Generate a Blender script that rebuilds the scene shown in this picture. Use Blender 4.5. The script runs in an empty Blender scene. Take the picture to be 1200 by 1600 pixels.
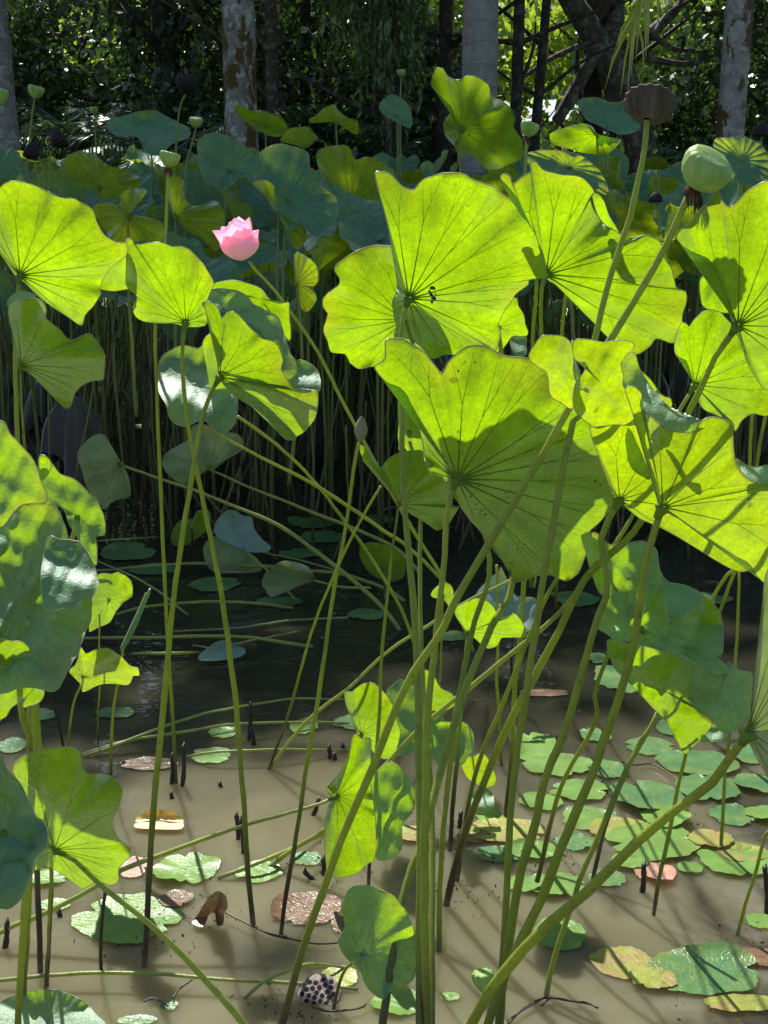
import bpy, math, random
import numpy as np
from mathutils import Vector, Matrix, Quaternion

# ------------------------------------------------------------------ camera, sky, sun
S = bpy.context.scene
COL = S.collection
R = math.radians
F, CX, CY, CAMZ, PITCH = 1900.0, 600.0, 800.0, 1.6, R(13.3)
cam_d = bpy.data.cameras.new('camera'); cam = bpy.data.objects.new('camera', cam_d); COL.objects.link(cam)
cam.location = (0, 0, CAMZ); cam.rotation_euler = (R(90) - PITCH, 0, 0)
cam_d.sensor_fit = 'VERTICAL'; cam_d.sensor_height = 32.0; cam_d.lens = F / 1600 * 32.0
cam_d.clip_start = 0.05; cam_d.clip_end = 1500
S.camera = cam
SUN_EL, SUN_AZ = R(50), R(-17)            # azimuth measured from straight ahead, towards the right
SUN = Vector((math.sin(SUN_AZ) * math.cos(SUN_EL), math.cos(SUN_AZ) * math.cos(SUN_EL), math.sin(SUN_EL)))
W = bpy.data.worlds.new('World'); S.world = W; W.use_nodes = True
wn = W.node_tree.nodes; wl = W.node_tree.links
sky = wn.new('ShaderNodeTexSky'); sky.sky_type = 'NISHITA'; sky.sun_disc = False
sky.sun_elevation = SUN_EL; sky.sun_rotation = SUN_AZ
wl.new(sky.outputs[0], wn['Background'].inputs[0]); wn['Background'].inputs[1].default_value = 0.10
ld = bpy.data.lights.new('sun', 'SUN'); ld.energy = 4.8; ld.angle = R(0.53); ld.color = (1.0, 0.95, 0.86)
lo = bpy.data.objects.new('sun', ld); COL.objects.link(lo)
lo.rotation_euler = SUN.to_track_quat('Z', 'Y').to_euler(); lo.location = (0, 0, 30)
S.view_settings.view_transform = 'Standard'; S.view_settings.look = 'None'
S.view_settings.exposure = 0.5; S.view_settings.gamma = 1.0
S.render.engine = 'CYCLES'
S.cycles.max_bounces = 8; S.cycles.transmission_bounces = 6; S.cycles.diffuse_bounces = 3; S.cycles.glossy_bounces = 3
S.cycles.sample_clamp_indirect = 6

# ------------------------------------------------------------------ geometry of the view
FWD = np.array([0, math.cos(PITCH), -math.sin(PITCH)]); UP = np.array([0, math.sin(PITCH), math.cos(PITCH)]); RT = np.array([1.0, 0, 0])
CAM = np.array([0, 0, CAMZ])
def ray(x, y):
    return FWD + (x - CX) / F * RT + (CY - y) / F * UP
def P(x, y, D):                        # the place seen at picture point (x, y), D metres ahead
    d = ray(x, y); return CAM + d * (D / d[1])
def Pz(x, y, z):                       # the place seen at (x, y) at height z (below eye level)
    d = ray(x, y); return CAM + d * ((z - CAMZ) / d[2])
def WD(x, y): return Pz(x, y, 0.0)[1]
def nrm(v):
    v = np.asarray(v, float); return v / (np.linalg.norm(v) + 1e-12)

# ------------------------------------------------------------------ object helpers
def tag(o, label=None, cat=None, group=None, kind=None):
    if label: o['label'] = label
    if cat: o['category'] = cat
    if group: o['group'] = group
    if kind: o['kind'] = kind
    return o
def empty(name, loc=(0, 0, 0), **k):
    o = bpy.data.objects.new(name, None); COL.objects.link(o); o.location = loc; o.empty_display_size = 0.05
    return tag(o, **k)
class MB:
    def __init__(s): s.v = []; s.f = []; s.m = []; s.n = 0; s.uv = {}
    def add(s, v, f, mi=0, uv=None):
        b = s.n; v = [tuple(map(float, q)) for q in v]
        if uv is not None:
            for i, q in enumerate(uv): s.uv[b + i] = (float(q[0]), float(q[1]))
        s.v += v; s.n += len(v)
        s.f += [tuple(b + i for i in q) for q in f]; s.m += [mi] * len(f)
    def mesh(s, name, mats, smooth=True, org=(0, 0, 0)):
        me = bpy.data.meshes.new(name)
        ox, oy, oz = map(float, org)
        me.from_pydata([(a - ox, b - oy, c - oz) for a, b, c in s.v], [], s.f)
        for m in (mats if isinstance(mats, (list, tuple)) else [mats]): me.materials.append(m)
        if max(s.m or [0]) > 0: me.polygons.foreach_set('material_index', s.m)
        me.polygons.foreach_set('use_smooth', [smooth] * len(me.polygons))
        if s.uv:
            ul = me.uv_layers.new(name='UVMap')
            li = np.empty(len(me.loops), dtype=np.int32); me.loops.foreach_get('vertex_index', li)
            arr = np.zeros((s.n, 2), dtype=np.float32)
            for k_, q in s.uv.items(): arr[k_] = q
            ul.data.foreach_set('uv', arr[li].ravel())
        me.update(); return me
    def obj(s, name, mats, parent=None, smooth=True, org=None):
        if org is None: org = tuple(parent.location) if parent is not None and parent.parent is None else ORG.get(parent, (0, 0, 0)) if parent is not None else (0, 0, 0)
        o = bpy.data.objects.new(name, s.mesh(name, mats, smooth, org)); COL.objects.link(o)
        if parent is not None: o.parent = parent; ORG[o] = org
        return o
ORG = {}
def alone(mb, name, mats, org, smooth=True, **k):
    o = bpy.data.objects.new(name, mb.mesh(name, mats, smooth, org)); COL.objects.link(o); o.location = org; ORG[o] = tuple(org)
    return tag(o, **k)
def link(me, name, parent=None, loc=None):
    o = bpy.data.objects.new(name, me); COL.objects.link(o)
    if parent is not None: o.parent = parent
    if loc is not None: o.location = loc
    return o
def copy_tree(o, parent=None):
    c = o.copy(); COL.objects.link(c)
    if parent is not None: c.parent = parent
    for ch in list(o.children): copy_tree(ch, c)
    return c

def catmull(pts, per=6, closed=False):
    pts = [np.asarray(p, float) for p in pts]; n = len(pts); out = []
    segs = n if closed else n - 1
    for i in range(segs):
        if closed: p0, p1, p2, p3 = pts[(i - 1) % n], pts[i], pts[(i + 1) % n], pts[(i + 2) % n]
        else: p0, p1, p2, p3 = pts[max(i - 1, 0)], pts[i], pts[i + 1], pts[min(i + 2, n - 1)]
        k = per if not callable(per) else per(p1, p2)
        for j in range(k):
            t = j / k
            out.append(0.5 * ((2 * p1) + (-p0 + p2) * t + (2 * p0 - 5 * p1 + 4 * p2 - p3) * t * t + (-p0 + 3 * p1 - 3 * p2 + p3) * t ** 3))
    if not closed: out.append(pts[-1])
    return out
def tube(mb, pts, rad, sides=8, mi=0, cap=True, flat=1.0):
    pts = np.asarray(pts, float); n = len(pts)
    if np.isscalar(rad): rad = [rad] * n
    t = np.gradient(pts, axis=0); t /= (np.linalg.norm(t, axis=1)[:, None] + 1e-12)
    ref = np.array([0, 0, 1.0]) if abs(t[0][2]) < .9 else np.array([1.0, 0, 0])
    u = nrm(np.cross(ref, t[0])); V = []; UVs = []
    L = 0
    for i in range(n):
        u = u - t[i] * np.dot(u, t[i]); u = nrm(u); w = np.cross(t[i], u)
        if i: L += np.linalg.norm(pts[i] - pts[i - 1])
        for j in range(sides):
            a = 2 * math.pi * j / sides
            V.append(pts[i] + (u * math.cos(a) + w * math.sin(a) * flat) * rad[i])
            UVs.append((j / sides, L))
    Fs = []
    for i in range(n - 1):
        for j in range(sides):
            a = i * sides + j; b = i * sides + (j + 1) % sides
            Fs.append((a, b, b + sides, a + sides))
    if cap: Fs += [tuple(range(sides - 1, -1, -1)), tuple((n - 1) * sides + j for j in range(sides))]
    mb.add(V, Fs, mi, UVs)

# ------------------------------------------------------------------ materials
class NT:
    def __init__(s, name):
        s.mat = bpy.data.materials.new(name); s.mat.use_nodes = True; s.t = s.mat.node_tree
        s.t.nodes.clear(); s.out = s.t.nodes.new('ShaderNodeOutputMaterial')
    def n(s, typ, ins=None, **props):
        nd = s.t.nodes.new('ShaderNode' + typ)
        for k, v in props.items(): setattr(nd, k, v)
        for k, v in (ins or {}).items():
            sock = nd.inputs[k]
            if isinstance(v, bpy.types.NodeSocket): s.t.links.new(v, sock)
            elif isinstance(v, bpy.types.Node): s.t.links.new(v.outputs[0], sock)
            else:
                if isinstance(v, (tuple, list)) and len(v) == 3 and sock.type == 'RGBA': v = (*v, 1)
                sock.default_value = v
        return nd
    def mix(s, f, a, b, mode='MIX'):
        m = s.n('Mix', data_type='RGBA', blend_type=mode)
        for i, v in ((0, f), (6, a), (7, b)):
            sock = m.inputs[i]
            if isinstance(v, bpy.types.NodeSocket): s.t.links.new(v, sock)
            elif isinstance(v, bpy.types.Node): s.t.links.new(v.outputs[0], sock)
            else: sock.default_value = (*v, 1) if isinstance(v, (tuple, list)) and len(v) == 3 else v
        return m.outputs[2]
    def math(s, op, a, b=0.0, c=0.0):
        return s.n('Math', {0: a, 1: b, 2: c}, operation=op).outputs[0]
    def noise(s, vec, scale, detail=3.0, rough=.55, dist=0.0):
        return s.n('TexNoise', {'Vector': vec, 'Scale': scale, 'Detail': detail, 'Roughness': rough, 'Distortion': dist}).outputs[0]
    def ramp(s, v, lo, hi, a=0.0, b=1.0):
        return s.n('MapRange', {0: v, 1: lo, 2: hi, 3: a, 4: b}).outputs[0]
    def bump(s, h, strength=.3, dist=.01, normal=None):
        ins = {'Height': h, 'Strength': strength, 'Distance': dist}
        if normal is not None: ins['Normal'] = normal
        return s.n('Bump', ins).outputs[0]
    def done(s, shader):
        s.t.links.new(shader.outputs[0] if isinstance(shader, bpy.types.Node) else shader, s.out.inputs[0]); return s.mat

def leaf_mat(name, top=(.040, .12, .048), under=(.10, .155, .012), trans=(.262, .44, .0), gloss=.16, rough=.58,
             yellow=.35, mott=0.0, veins=0, und=0.0, gk=1.05, spots=.5, vein_col=(.10, .17, .03), bumpk=1.0, edge=(.45, .36, .02), cell=85.):
    t = NT(name)
    geo = t.n('NewGeometry'); tc = t.n('TexCoord'); oi = t.n('ObjectInfo'); obv = tc.outputs['Object']; uv = tc.outputs['UV']
    off = t.n('VectorMath', {0: obv, 1: oi.outputs['Random']}, operation='ADD').outputs[0]
    n1 = t.noise(off, 9, 4); n2 = t.noise(off, 60, 3)
    vor = t.n('TexVoronoi', {'Vector': off, 'Scale': cell}, feature='DISTANCE_TO_EDGE').outputs[0]
    net = t.ramp(vor, 0.0, .09, .80, 1.0)
    uvc = t.n('VectorMath', {0: uv, 1: (.5, .5, 0)}, operation='SUBTRACT').outputs[0]
    r = t.n('VectorMath', {0: uvc}, operation='LENGTH').outputs['Value']
    sx = t.n('SeparateXYZ', {0: uvc})
    basec = t.mix(geo.outputs['Backfacing'], top, under)
    v1 = t.ramp(n1, .3, .7, .75, 1.2)
    basec = t.mix(1.0, basec, t.n('CombineColor', {0: v1, 1: v1, 2: v1}), 'MULTIPLY')
    tv = t.math('MULTIPLY', t.math('MULTIPLY', t.ramp(n1, .3, .72, .66, 1.12), net), t.ramp(n2, .3, .7, .84, 1.1))
    tv = t.math('MULTIPLY', tv, t.ramp(oi.outputs['Random'], 0, 1, .80, 1.08)); tv = t.math('MULTIPLY', tv, t.ramp(t.noise(off, 3.2, 3, .5, .6), .3, .7, .78, 1.12))
    trc = t.mix(1.0, trans, t.n('CombineColor', {0: tv, 1: tv, 2: t.math('MULTIPLY', tv, 1.0)}), 'MULTIPLY')
    # yellowing that starts at the margin
    em = t.math('MULTIPLY', t.ramp(r, .36, .52, 0, 1), t.ramp(t.noise(off, 6, 4), .46, .66, 0, 1))
    em = t.math('MULTIPLY', em, yellow)
    trc = t.mix(em, trc, edge); basec = t.mix(em, basec, tuple(.5 * q for q in edge))
    eb = t.math('MULTIPLY', t.ramp(t.math('ADD', r, t.math('MULTIPLY', t.noise(off, 22, 3), .05)), .505, .535, 0, 1), t.ramp(t.noise(off, 4, 3), .50, .56, 0, 1))
    eb = t.math('MULTIPLY', eb, .8); trc = t.mix(eb, trc, (.06, .03, .005)); basec = t.mix(eb, basec, (.07, .04, .018))
    # brown flecks
    sp = t.math('MULTIPLY', t.ramp(t.noise(off, 38, 2, .4), .70, .75, 0, 1), t.ramp(t.noise(off, 4, 1), .52, .62, 0, 1))
    sp = t.math('MULTIPLY', sp, spots)
    trc = t.mix(sp, trc, (.04, .02, .004)); basec = t.mix(sp, basec, (.05, .03, .012))
    if mott:
        mm = t.math('MULTIPLY', t.ramp(t.noise(off, 11, 5, .65, .8), .47, .62, 0, 1), mott); basec = t.mix(mm, basec, edge)
        mm = t.math('MULTIPLY', t.ramp(t.noise(off, 17, 5, .7, .5), .58, .66, 0, 1), mott); basec = t.mix(mm, basec, (.10, .055, .03))
    h = t.math('ADD', t.math('MULTIPLY', n1, .6), t.math('MULTIPLY', n2, .22))
    h = t.math('ADD', h, t.math('MULTIPLY', net, .22))
    if veins:
        ang = t.math('ARCTAN2', sx.outputs[1], sx.outputs[0])
        w = t.math('ABSOLUTE', t.math('SINE', t.math('MULTIPLY', ang, veins / 2)))
        ww = t.math('MULTIPLY', w, r)
        vm = t.ramp(ww, .002, .012, .6, 0)
        trc = t.mix(vm, trc, tuple(q * .35 for q in trans)); basec = t.mix(t.math('MULTIPLY', vm, .6), basec, vein_col)
        h = t.math('SUBTRACT', h, t.math('MULTIPLY', vm, .5))
        h = t.math('ADD', h, t.math('MULTIPLY', t.math('MULTIPLY', w, r), und))
    bp = t.bump(h, .62 * bumpk, .010)
    d = t.n('BsdfDiffuse', {'Color': basec, 'Normal': bp}); tr = t.n('BsdfTranslucent', {'Color': trc, 'Normal': bp})
    s = t.n('AddShader', {0: d, 1: tr})
    fr = t.n('Fresnel', {'IOR': 1.4, 'Normal': bp})
    gf = t.math('MULTIPLY', t.math('ADD', fr, gloss * .35), t.ramp(geo.outputs['Backfacing'], 0, 1, gk, .22))
    gl = t.n('BsdfGlossy', {'Color': (.85, .95, .92), 'Roughness': rough, 'Normal': bp})
    return t.done(t.n('MixShader', {0: gf, 1: s, 2: gl}))

def solid(name, col, col2=None, scale=20., rough=.7, bumps=.3, trans=None, spec=.3, stretch=None, ring=None):
    t = NT(name); tc = t.n('TexCoord'); oi = t.n('ObjectInfo')
    v = t.n('VectorMath', {0: tc.outputs['Object'], 1: oi.outputs['Random']}, operation='ADD').outputs[0]
    if stretch: v = t.n('Mapping', {0: v, 3: stretch}).outputs[0]
    n = t.noise(v, scale, 5, .6)
    c = t.mix(t.ramp(n, .35, .65), col, col2 or tuple(q * .55 for q in col))
    bp = t.bump(n, bumps, .01)
    p = t.n('BsdfPrincipled', {'Base Color': c, 'Roughness': rough, 'Specular IOR Level': spec, 'Normal': bp})
    if trans:
        tr = t.n('BsdfTranslucent', {'Color': trans}); p = t.n('AddShader', {0: p, 1: tr})
    return t.done(p)

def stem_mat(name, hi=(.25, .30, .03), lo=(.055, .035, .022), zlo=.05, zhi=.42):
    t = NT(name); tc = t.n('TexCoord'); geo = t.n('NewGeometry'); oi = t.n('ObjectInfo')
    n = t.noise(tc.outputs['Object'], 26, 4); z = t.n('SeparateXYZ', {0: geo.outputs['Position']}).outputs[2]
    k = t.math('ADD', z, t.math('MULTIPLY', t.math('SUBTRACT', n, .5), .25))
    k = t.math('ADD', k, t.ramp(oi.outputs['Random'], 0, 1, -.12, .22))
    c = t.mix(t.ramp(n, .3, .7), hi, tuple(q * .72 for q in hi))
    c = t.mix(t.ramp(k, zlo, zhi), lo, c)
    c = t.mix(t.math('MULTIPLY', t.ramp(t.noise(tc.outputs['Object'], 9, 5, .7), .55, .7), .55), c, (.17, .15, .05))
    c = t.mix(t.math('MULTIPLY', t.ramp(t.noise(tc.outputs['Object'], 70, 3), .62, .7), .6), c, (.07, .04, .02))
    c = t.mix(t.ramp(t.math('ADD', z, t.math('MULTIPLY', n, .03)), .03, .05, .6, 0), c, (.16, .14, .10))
    vor = t.n('TexVoronoi', {'Vector': tc.outputs['Object'], 'Scale': 170.}, feature='F1').outputs[0]
    dots = t.ramp(vor, .18, .3, 1, 0)
    c = t.mix(t.math('MULTIPLY', dots, .45), c, (.10, .07, .03))
    h = t.math('ADD', t.math('MULTIPLY', n, .4), dots)
    p = t.n('BsdfPrincipled', {'Base Color': c, 'Roughness': .45, 'Specular IOR Level': .45, 'Normal': t.bump(h, .5, .002),
                              'Subsurface Weight': 0.0})
    tr = t.n('BsdfTranslucent', {'Color': t.mix(t.ramp(k, zlo, zhi), (.005, .003, .001), (.17, .20, .005))})
    return t.done(t.n('AddShader', {0: p, 1: tr}))

M = {}
M['leaf'] = leaf_mat('lotus leaf')
M['leaf_y'] = leaf_mat('yellowing lotus leaf', trans=(.295, .42, .0), under=(.11, .16, .012), yellow=.3)
M['leaf_p'] = leaf_mat('pale lotus leaf', top=(.16, .26, .20), under=(.27, .34, .17), trans=(.12, .17, .015), gloss=.1, yellow=.3)
M['leaf_far'] = leaf_mat('lotus leaf of the far bed', top=(.034, .145, .078), under=(.13, .19, .02), trans=(.27, .37, .0), veins=20, yellow=.25, cell=50., vein_col=(.09, .20, .14), gloss=.15, rough=.45, bumpk=1.5, und=1.3, gk=.6)
M['leaf_float'] = leaf_mat('floating leaf', top=(.15, .285, .06), under=(.2, .25, .1), trans=(.08, .12, .01), veins=18, yellow=.45, spots=.7, rough=.3, mott=.22, vein_col=(.22, .36, .10), bumpk=.7, edge=(.24, .24, .04), gk=.45)
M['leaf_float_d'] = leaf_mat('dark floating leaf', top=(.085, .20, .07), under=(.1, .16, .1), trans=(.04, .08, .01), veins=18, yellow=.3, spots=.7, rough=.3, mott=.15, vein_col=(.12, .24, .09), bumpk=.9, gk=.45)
M['leaf_float_y'] = leaf_mat('mottled floating leaf', top=(.28, .31, .05), under=(.3, .25, .1), trans=(.12, .1, .01), veins=18, yellow=.9, spots=1., rough=.35, mott=.65, vein_col=(.34, .36, .1), edge=(.34, .17, .10), bumpk=.8, gk=.45)
M['leaf_float_b'] = leaf_mat('rotting floating leaf', top=(.20, .115, .07), under=(.15, .1, .06), trans=(.05, .02, .005), veins=18, yellow=.3, spots=1., rough=.3, mott=.6, vein_col=(.3, .2, .13), edge=(.12, .06, .03), bumpk=1.2, gk=.45)
M['leaf_float_pk'] = leaf_mat('reddening floating leaf', top=(.50, .25, .20), under=(.5, .18, .12), trans=(.2, .06, .03), veins=18, yellow=.5, spots=.6, rough=.35, mott=.4, vein_col=(.55, .38, .25), edge=(.45, .3, .12), gk=.45)
M['leaf_orange'] = leaf_mat('orange dying leaf', top=(.55, .36, .03), under=(.6, .38, .02), trans=(.3, .15, .005), veins=12, yellow=.4, spots=.8, edge=(.35, .2, .03))
M['dead_leaf'] = leaf_mat('dead leaf', top=(.085, .06, .045), under=(.07, .055, .045), trans=(.012, .008, .003), veins=18, yellow=0, spots=.5, gloss=.02, rough=.8, vein_col=(.02, .015, .01), bumpk=1.6)
M['vein'] = solid('leaf vein', (.15, .22, .03), rough=.6, bumps=.1, trans=(.16, .24, .0))
M['rim'] = solid('leaf rim', (.46, .50, .30), rough=.35, bumps=.0, trans=(.15, .2, .01))  # bright colour stands in for the highlight along the leaf edges
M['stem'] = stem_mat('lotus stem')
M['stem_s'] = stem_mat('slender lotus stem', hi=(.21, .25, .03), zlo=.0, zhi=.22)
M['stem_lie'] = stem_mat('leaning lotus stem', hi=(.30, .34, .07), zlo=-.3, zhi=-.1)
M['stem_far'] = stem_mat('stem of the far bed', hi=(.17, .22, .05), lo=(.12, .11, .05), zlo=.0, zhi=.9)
M['stalk'] = solid('dry stalk', (.17, .13, .07), (.07, .05, .03), 30, rough=.8)
M['stub'] = solid('broken dark stalk', (.045, .028, .018), (.015, .01, .008), 60, rough=.45, bumps=.8, spec=.5)
M['pod'] = solid('green seed pod', (.36, .48, .17), (.17, .30, .07), 38, rough=.5, trans=(.09, .14, .01), stretch=(1, 1, .16), bumps=.6)
M['pod_dry'] = solid('dry seed pod', (.13, .105, .08), (.05, .035, .025), 40, rough=.75, bumps=.8, stretch=(1, 1, .15))
M['pod_plate'] = solid('pod plate', (.30, .22, .21), (.17, .12, .12), 60, rough=.5, bumps=.5)
M['pod_dark'] = solid('dark seed pod', (.02, .014, .018), (.01, .008, .01), 40, rough=.6, bumps=.6)
M['hair'] = solid('withered stamen', (.14, .07, .035), rough=.8, bumps=0)
M['twig'] = solid('wet twig', (.06, .035, .025), (.025, .015, .012), 50, rough=.35, spec=.6)

def petal_mat():
    t = NT('lotus petal'); tc = t.n('TexCoord'); v = t.n('SeparateXYZ', {0: tc.outputs['UV']}).outputs[1]
    lines = t.noise(t.n('Mapping', {0: tc.outputs['UV'], 3: (60, 2, 1)}).outputs[0], 1.0, 2)
    k = t.math('ADD', v, t.math('MULTIPLY', t.math('SUBTRACT', lines, .5), .25))
    c = t.mix(t.ramp(k, .1, .95), (.97, .90, .91), (.95, .56, .70))
    tr = t.mix(t.ramp(k, .1, 1.), (.62, .46, .48), (.64, .32, .42))
    s = t.n('AddShader', {0: t.n('BsdfPrincipled', {'Base Color': t.mix(1., c, (.75, .75, .75), 'MULTIPLY'), 'Roughness': .5, 'Specular IOR Level': .3, 'Normal': t.bump(lines, .2, .002)}),
                          1: t.n('BsdfTranslucent', {'Color': tr})})
    return t.done(s)
M['petal'] = petal_mat()
M['bud'] = solid('lotus bud', (.30, .22, .17), (.24, .27, .12), 14, rough=.5, stretch=(2, 2, .3))

def water_mat():
    t = NT('muddy pond water'); tc = t.n('TexCoord'); o = tc.outputs['Object']
    n = t.noise(o, 1.1, 4, .55, .6); n2 = t.noise(o, 6, 3)
    c = t.mix(t.ramp(n, .35, .65), (.21, .194, .122), (.15, .136, .08))
    c = t.mix(t.math('MULTIPLY', t.ramp(n2, .55, .75), .25), c, (.13, .11, .06))
    # shade of the trees painted into the colour: water darkens towards the back
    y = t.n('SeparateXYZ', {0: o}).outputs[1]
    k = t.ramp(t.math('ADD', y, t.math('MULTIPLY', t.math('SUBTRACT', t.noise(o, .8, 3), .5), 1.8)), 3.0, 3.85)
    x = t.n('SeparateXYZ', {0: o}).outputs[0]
    k2 = t.ramp(t.math('ADD', t.math('MULTIPLY', t.noise(o, 1.6, 4, .6, .8), 1.0), t.math('MULTIPLY', x, .16)), .58, .72, 0, .8)  # dark reflections put into the colour as patches, more to the right
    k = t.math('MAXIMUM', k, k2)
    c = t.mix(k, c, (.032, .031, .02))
    rip = t.n('Mapping', {0: o, 3: (1.0, 1.6, 1)}).outputs[0]
    h = t.math('ADD', t.noise(rip, 3.5, 2, .5, .4), t.math('MULTIPLY', t.noise(rip, 17, 2), .12))
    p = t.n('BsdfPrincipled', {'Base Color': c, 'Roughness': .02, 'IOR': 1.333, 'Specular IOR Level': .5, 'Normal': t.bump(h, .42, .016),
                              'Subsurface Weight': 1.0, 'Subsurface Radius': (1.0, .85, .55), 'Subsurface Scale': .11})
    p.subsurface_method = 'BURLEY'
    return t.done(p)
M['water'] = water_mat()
def ground_mat():
    t = NT('leafy ground'); tc = t.n('TexCoord'); o = tc.outputs['Object']
    n = t.noise(o, .6, 5); n2 = t.noise(o, 25, 4)
    c = t.mix(t.ramp(n, .4, .6), (.10, .14, .03), (.09, .07, .04)); c = t.mix(t.ramp(n2, .4, .6), c, (.16, .19, .06))
    return t.done(t.n('BsdfPrincipled', {'Base Color': c, 'Roughness': .9, 'Normal': t.bump(n2, .8, .05)}))
M['ground'] = ground_mat()
def bark_mat(name, a, b, moss=None, mamt=.5, rings=0., lich=(.45, .47, .42), lamt=.5):
    t = NT(name); tc = t.n('TexCoord'); oi = t.n('ObjectInfo'); o = t.n('VectorMath', {0: tc.outputs['Object'], 1: oi.outputs['Random']}, operation='ADD').outputs[0]
    n = t.noise(o, 6, 6, .65); n2 = t.noise(o, 30, 4)
    c = t.mix(t.ramp(n, .35, .65), a, b)
    c = t.mix(t.math('MULTIPLY', t.ramp(t.noise(o, 9, 4, .6, .5), .52, .58), lamt), c, lich)
    h = t.math('ADD', n, t.math('MULTIPLY', n2, .4))
    if rings:
        z = t.n('SeparateXYZ', {0: o}).outputs[2]
        w = t.ramp(t.math('ABSOLUTE', t.math('SINE', t.math('ADD', t.math('MULTIPLY', z, rings), t.math('MULTIPLY', n, 1.3)))), 0, .22, 1, 0)
        c = t.mix(t.math('MULTIPLY', w, .55), c, tuple(min(1, q * 1.5) for q in a)); h = t.math('ADD', h, t.math('MULTIPLY', w, .5))
    if moss:
        st = t.n('Mapping', {0: o, 3: (1, 1, .45)}).outputs[0]
        m = t.ramp(t.noise(st, 3.2, 5, .7, .4), .62 - mamt * .25, .65 - mamt * .25)
        c = t.mix(m, c, t.mix(n2, moss, tuple(q * .35 for q in moss)))
    return t.done(t.n('BsdfPrincipled', {'Base Color': c, 'Roughness': .85, 'Normal': t.bump(h, .8, .03)}))
M['palm_bark'] = bark_mat('ringed palm bark', (.28, .27, .25), (.15, .145, .13), rings=24)
M['smooth_bark'] = bark_mat('smooth grey palm bark', (.33, .32, .30), (.22, .215, .20), rings=14, lamt=.3)
M['moss_bark'] = bark_mat('mossy palm bark', (.30, .28, .25), (.13, .12, .10), moss=(.13, .08, .015), mamt=.58, lamt=.8)
M['patch_bark'] = bark_mat('patchy pale bark', (.38, .36, .33), (.20, .19, .17), moss=(.16, .09, .03), mamt=.42, lamt=.6)
M['dark_bark'] = bark_mat('dark wet bark', (.05, .04, .03), (.025, .02, .016), lamt=.12)
M['brown_bark'] = bark_mat('brown bark', (.12, .095, .07), (.06, .05, .04), lamt=.3)
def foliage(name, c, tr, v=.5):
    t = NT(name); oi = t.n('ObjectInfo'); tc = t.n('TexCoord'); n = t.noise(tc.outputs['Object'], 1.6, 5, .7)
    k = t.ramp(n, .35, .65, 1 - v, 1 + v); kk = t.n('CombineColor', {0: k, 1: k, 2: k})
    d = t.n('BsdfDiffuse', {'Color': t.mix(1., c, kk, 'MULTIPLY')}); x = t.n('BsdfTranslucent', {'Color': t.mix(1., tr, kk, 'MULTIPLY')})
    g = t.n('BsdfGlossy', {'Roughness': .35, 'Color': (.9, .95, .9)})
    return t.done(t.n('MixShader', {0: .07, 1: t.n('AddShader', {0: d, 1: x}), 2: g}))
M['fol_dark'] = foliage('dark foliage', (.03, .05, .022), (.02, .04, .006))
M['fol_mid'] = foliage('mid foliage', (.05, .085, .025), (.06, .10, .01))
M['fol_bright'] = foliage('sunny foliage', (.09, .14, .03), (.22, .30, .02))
M['frond'] = foliage('palm frond', (.05, .095, .06), (.05, .09, .015), .25)
M['frond_y'] = foliage('yellow palm frond', (.25, .26, .03), (.40, .40, .02), .2)
# ------------------------------------------------------------------ the setting
rng = random.Random(7); nr = np.random.default_rng(7)
def ground_z(x, y):
    inside = min((15.2 + .5 * math.sin(x * .6) + .3 * math.sin(x * 1.7)) - y, y + 7.0, 30 - abs(x))
    k = max(0.0, min(1.0, .5 - inside / 1.6))
    return -.55 + k * (.72 + .12 * math.sin(x * .8 + 1) + .1 * math.sin(y * .7))
gm = MB(); xs = sorted(set([-700, -400, -200, -120, -80, -50] + [i * .8 for i in range(-50, 51)] + [50, 80, 120, 200, 400, 700]))
ys = sorted(set([-500, -200, -80, -30, -15] + [i * .8 - 10 for i in range(0, 70)] + [55, 70, 100, 150, 250, 450, 900]))
gm.add([(x, y, ground_z(x, y)) for y in ys for x in xs],
       [(j * len(xs) + i, j * len(xs) + i + 1, (j + 1) * len(xs) + i + 1, (j + 1) * len(xs) + i) for j in range(len(ys) - 1) for i in range(len(xs) - 1)])
alone(gm, 'ground', M['ground'], (0, 0, 0), kind='structure')
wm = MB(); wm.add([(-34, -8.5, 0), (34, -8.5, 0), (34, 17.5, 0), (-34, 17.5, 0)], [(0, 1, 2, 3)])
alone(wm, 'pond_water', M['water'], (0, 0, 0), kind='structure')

def leaf_cards(mb, centers, size, nrand, mi=0, long=1.9, droop=.3):
    """many separate leaf-sized faces round the given points"""
    c = np.asarray(centers, float); n = len(c)
    a = nrand.normal(size=(n, 3)); a[:, 2] -= droop; a /= np.linalg.norm(a, axis=1)[:, None]
    b = nrand.normal(size=(n, 3)); b -= a * np.sum(a * b, 1)[:, None]; b /= np.linalg.norm(b, axis=1)[:, None]
    s = (size * nrand.uniform(.6, 1.4, n))[:, None]
    A = a * s * long * .5; B = b * s * .5
    v = np.stack([c - A, c + B - A * .1, c + A, c - B - A * .1], 1).reshape(-1, 3)
    base = mb.n
    mb.v += [tuple(q) for q in v.tolist()]; mb.n += 4 * n
    mb.f += [(base + 4 * i, base + 4 * i + 1, base + 4 * i + 2, base + 4 * i + 3) for i in range(n)]; mb.m += [mi] * n
def thin(c, x, y, rx, ry, keep, nrand):
    d = c - CAM; k = d @ FWD; u = CX + F * (d @ RT) / k; v = CY - F * (d @ UP) / k
    ins = ((u - x) / rx) ** 2 + ((v - y) / ry) ** 2 < 1
    return c[~ins | (nrand.uniform(size=len(c)) < keep)]
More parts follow.
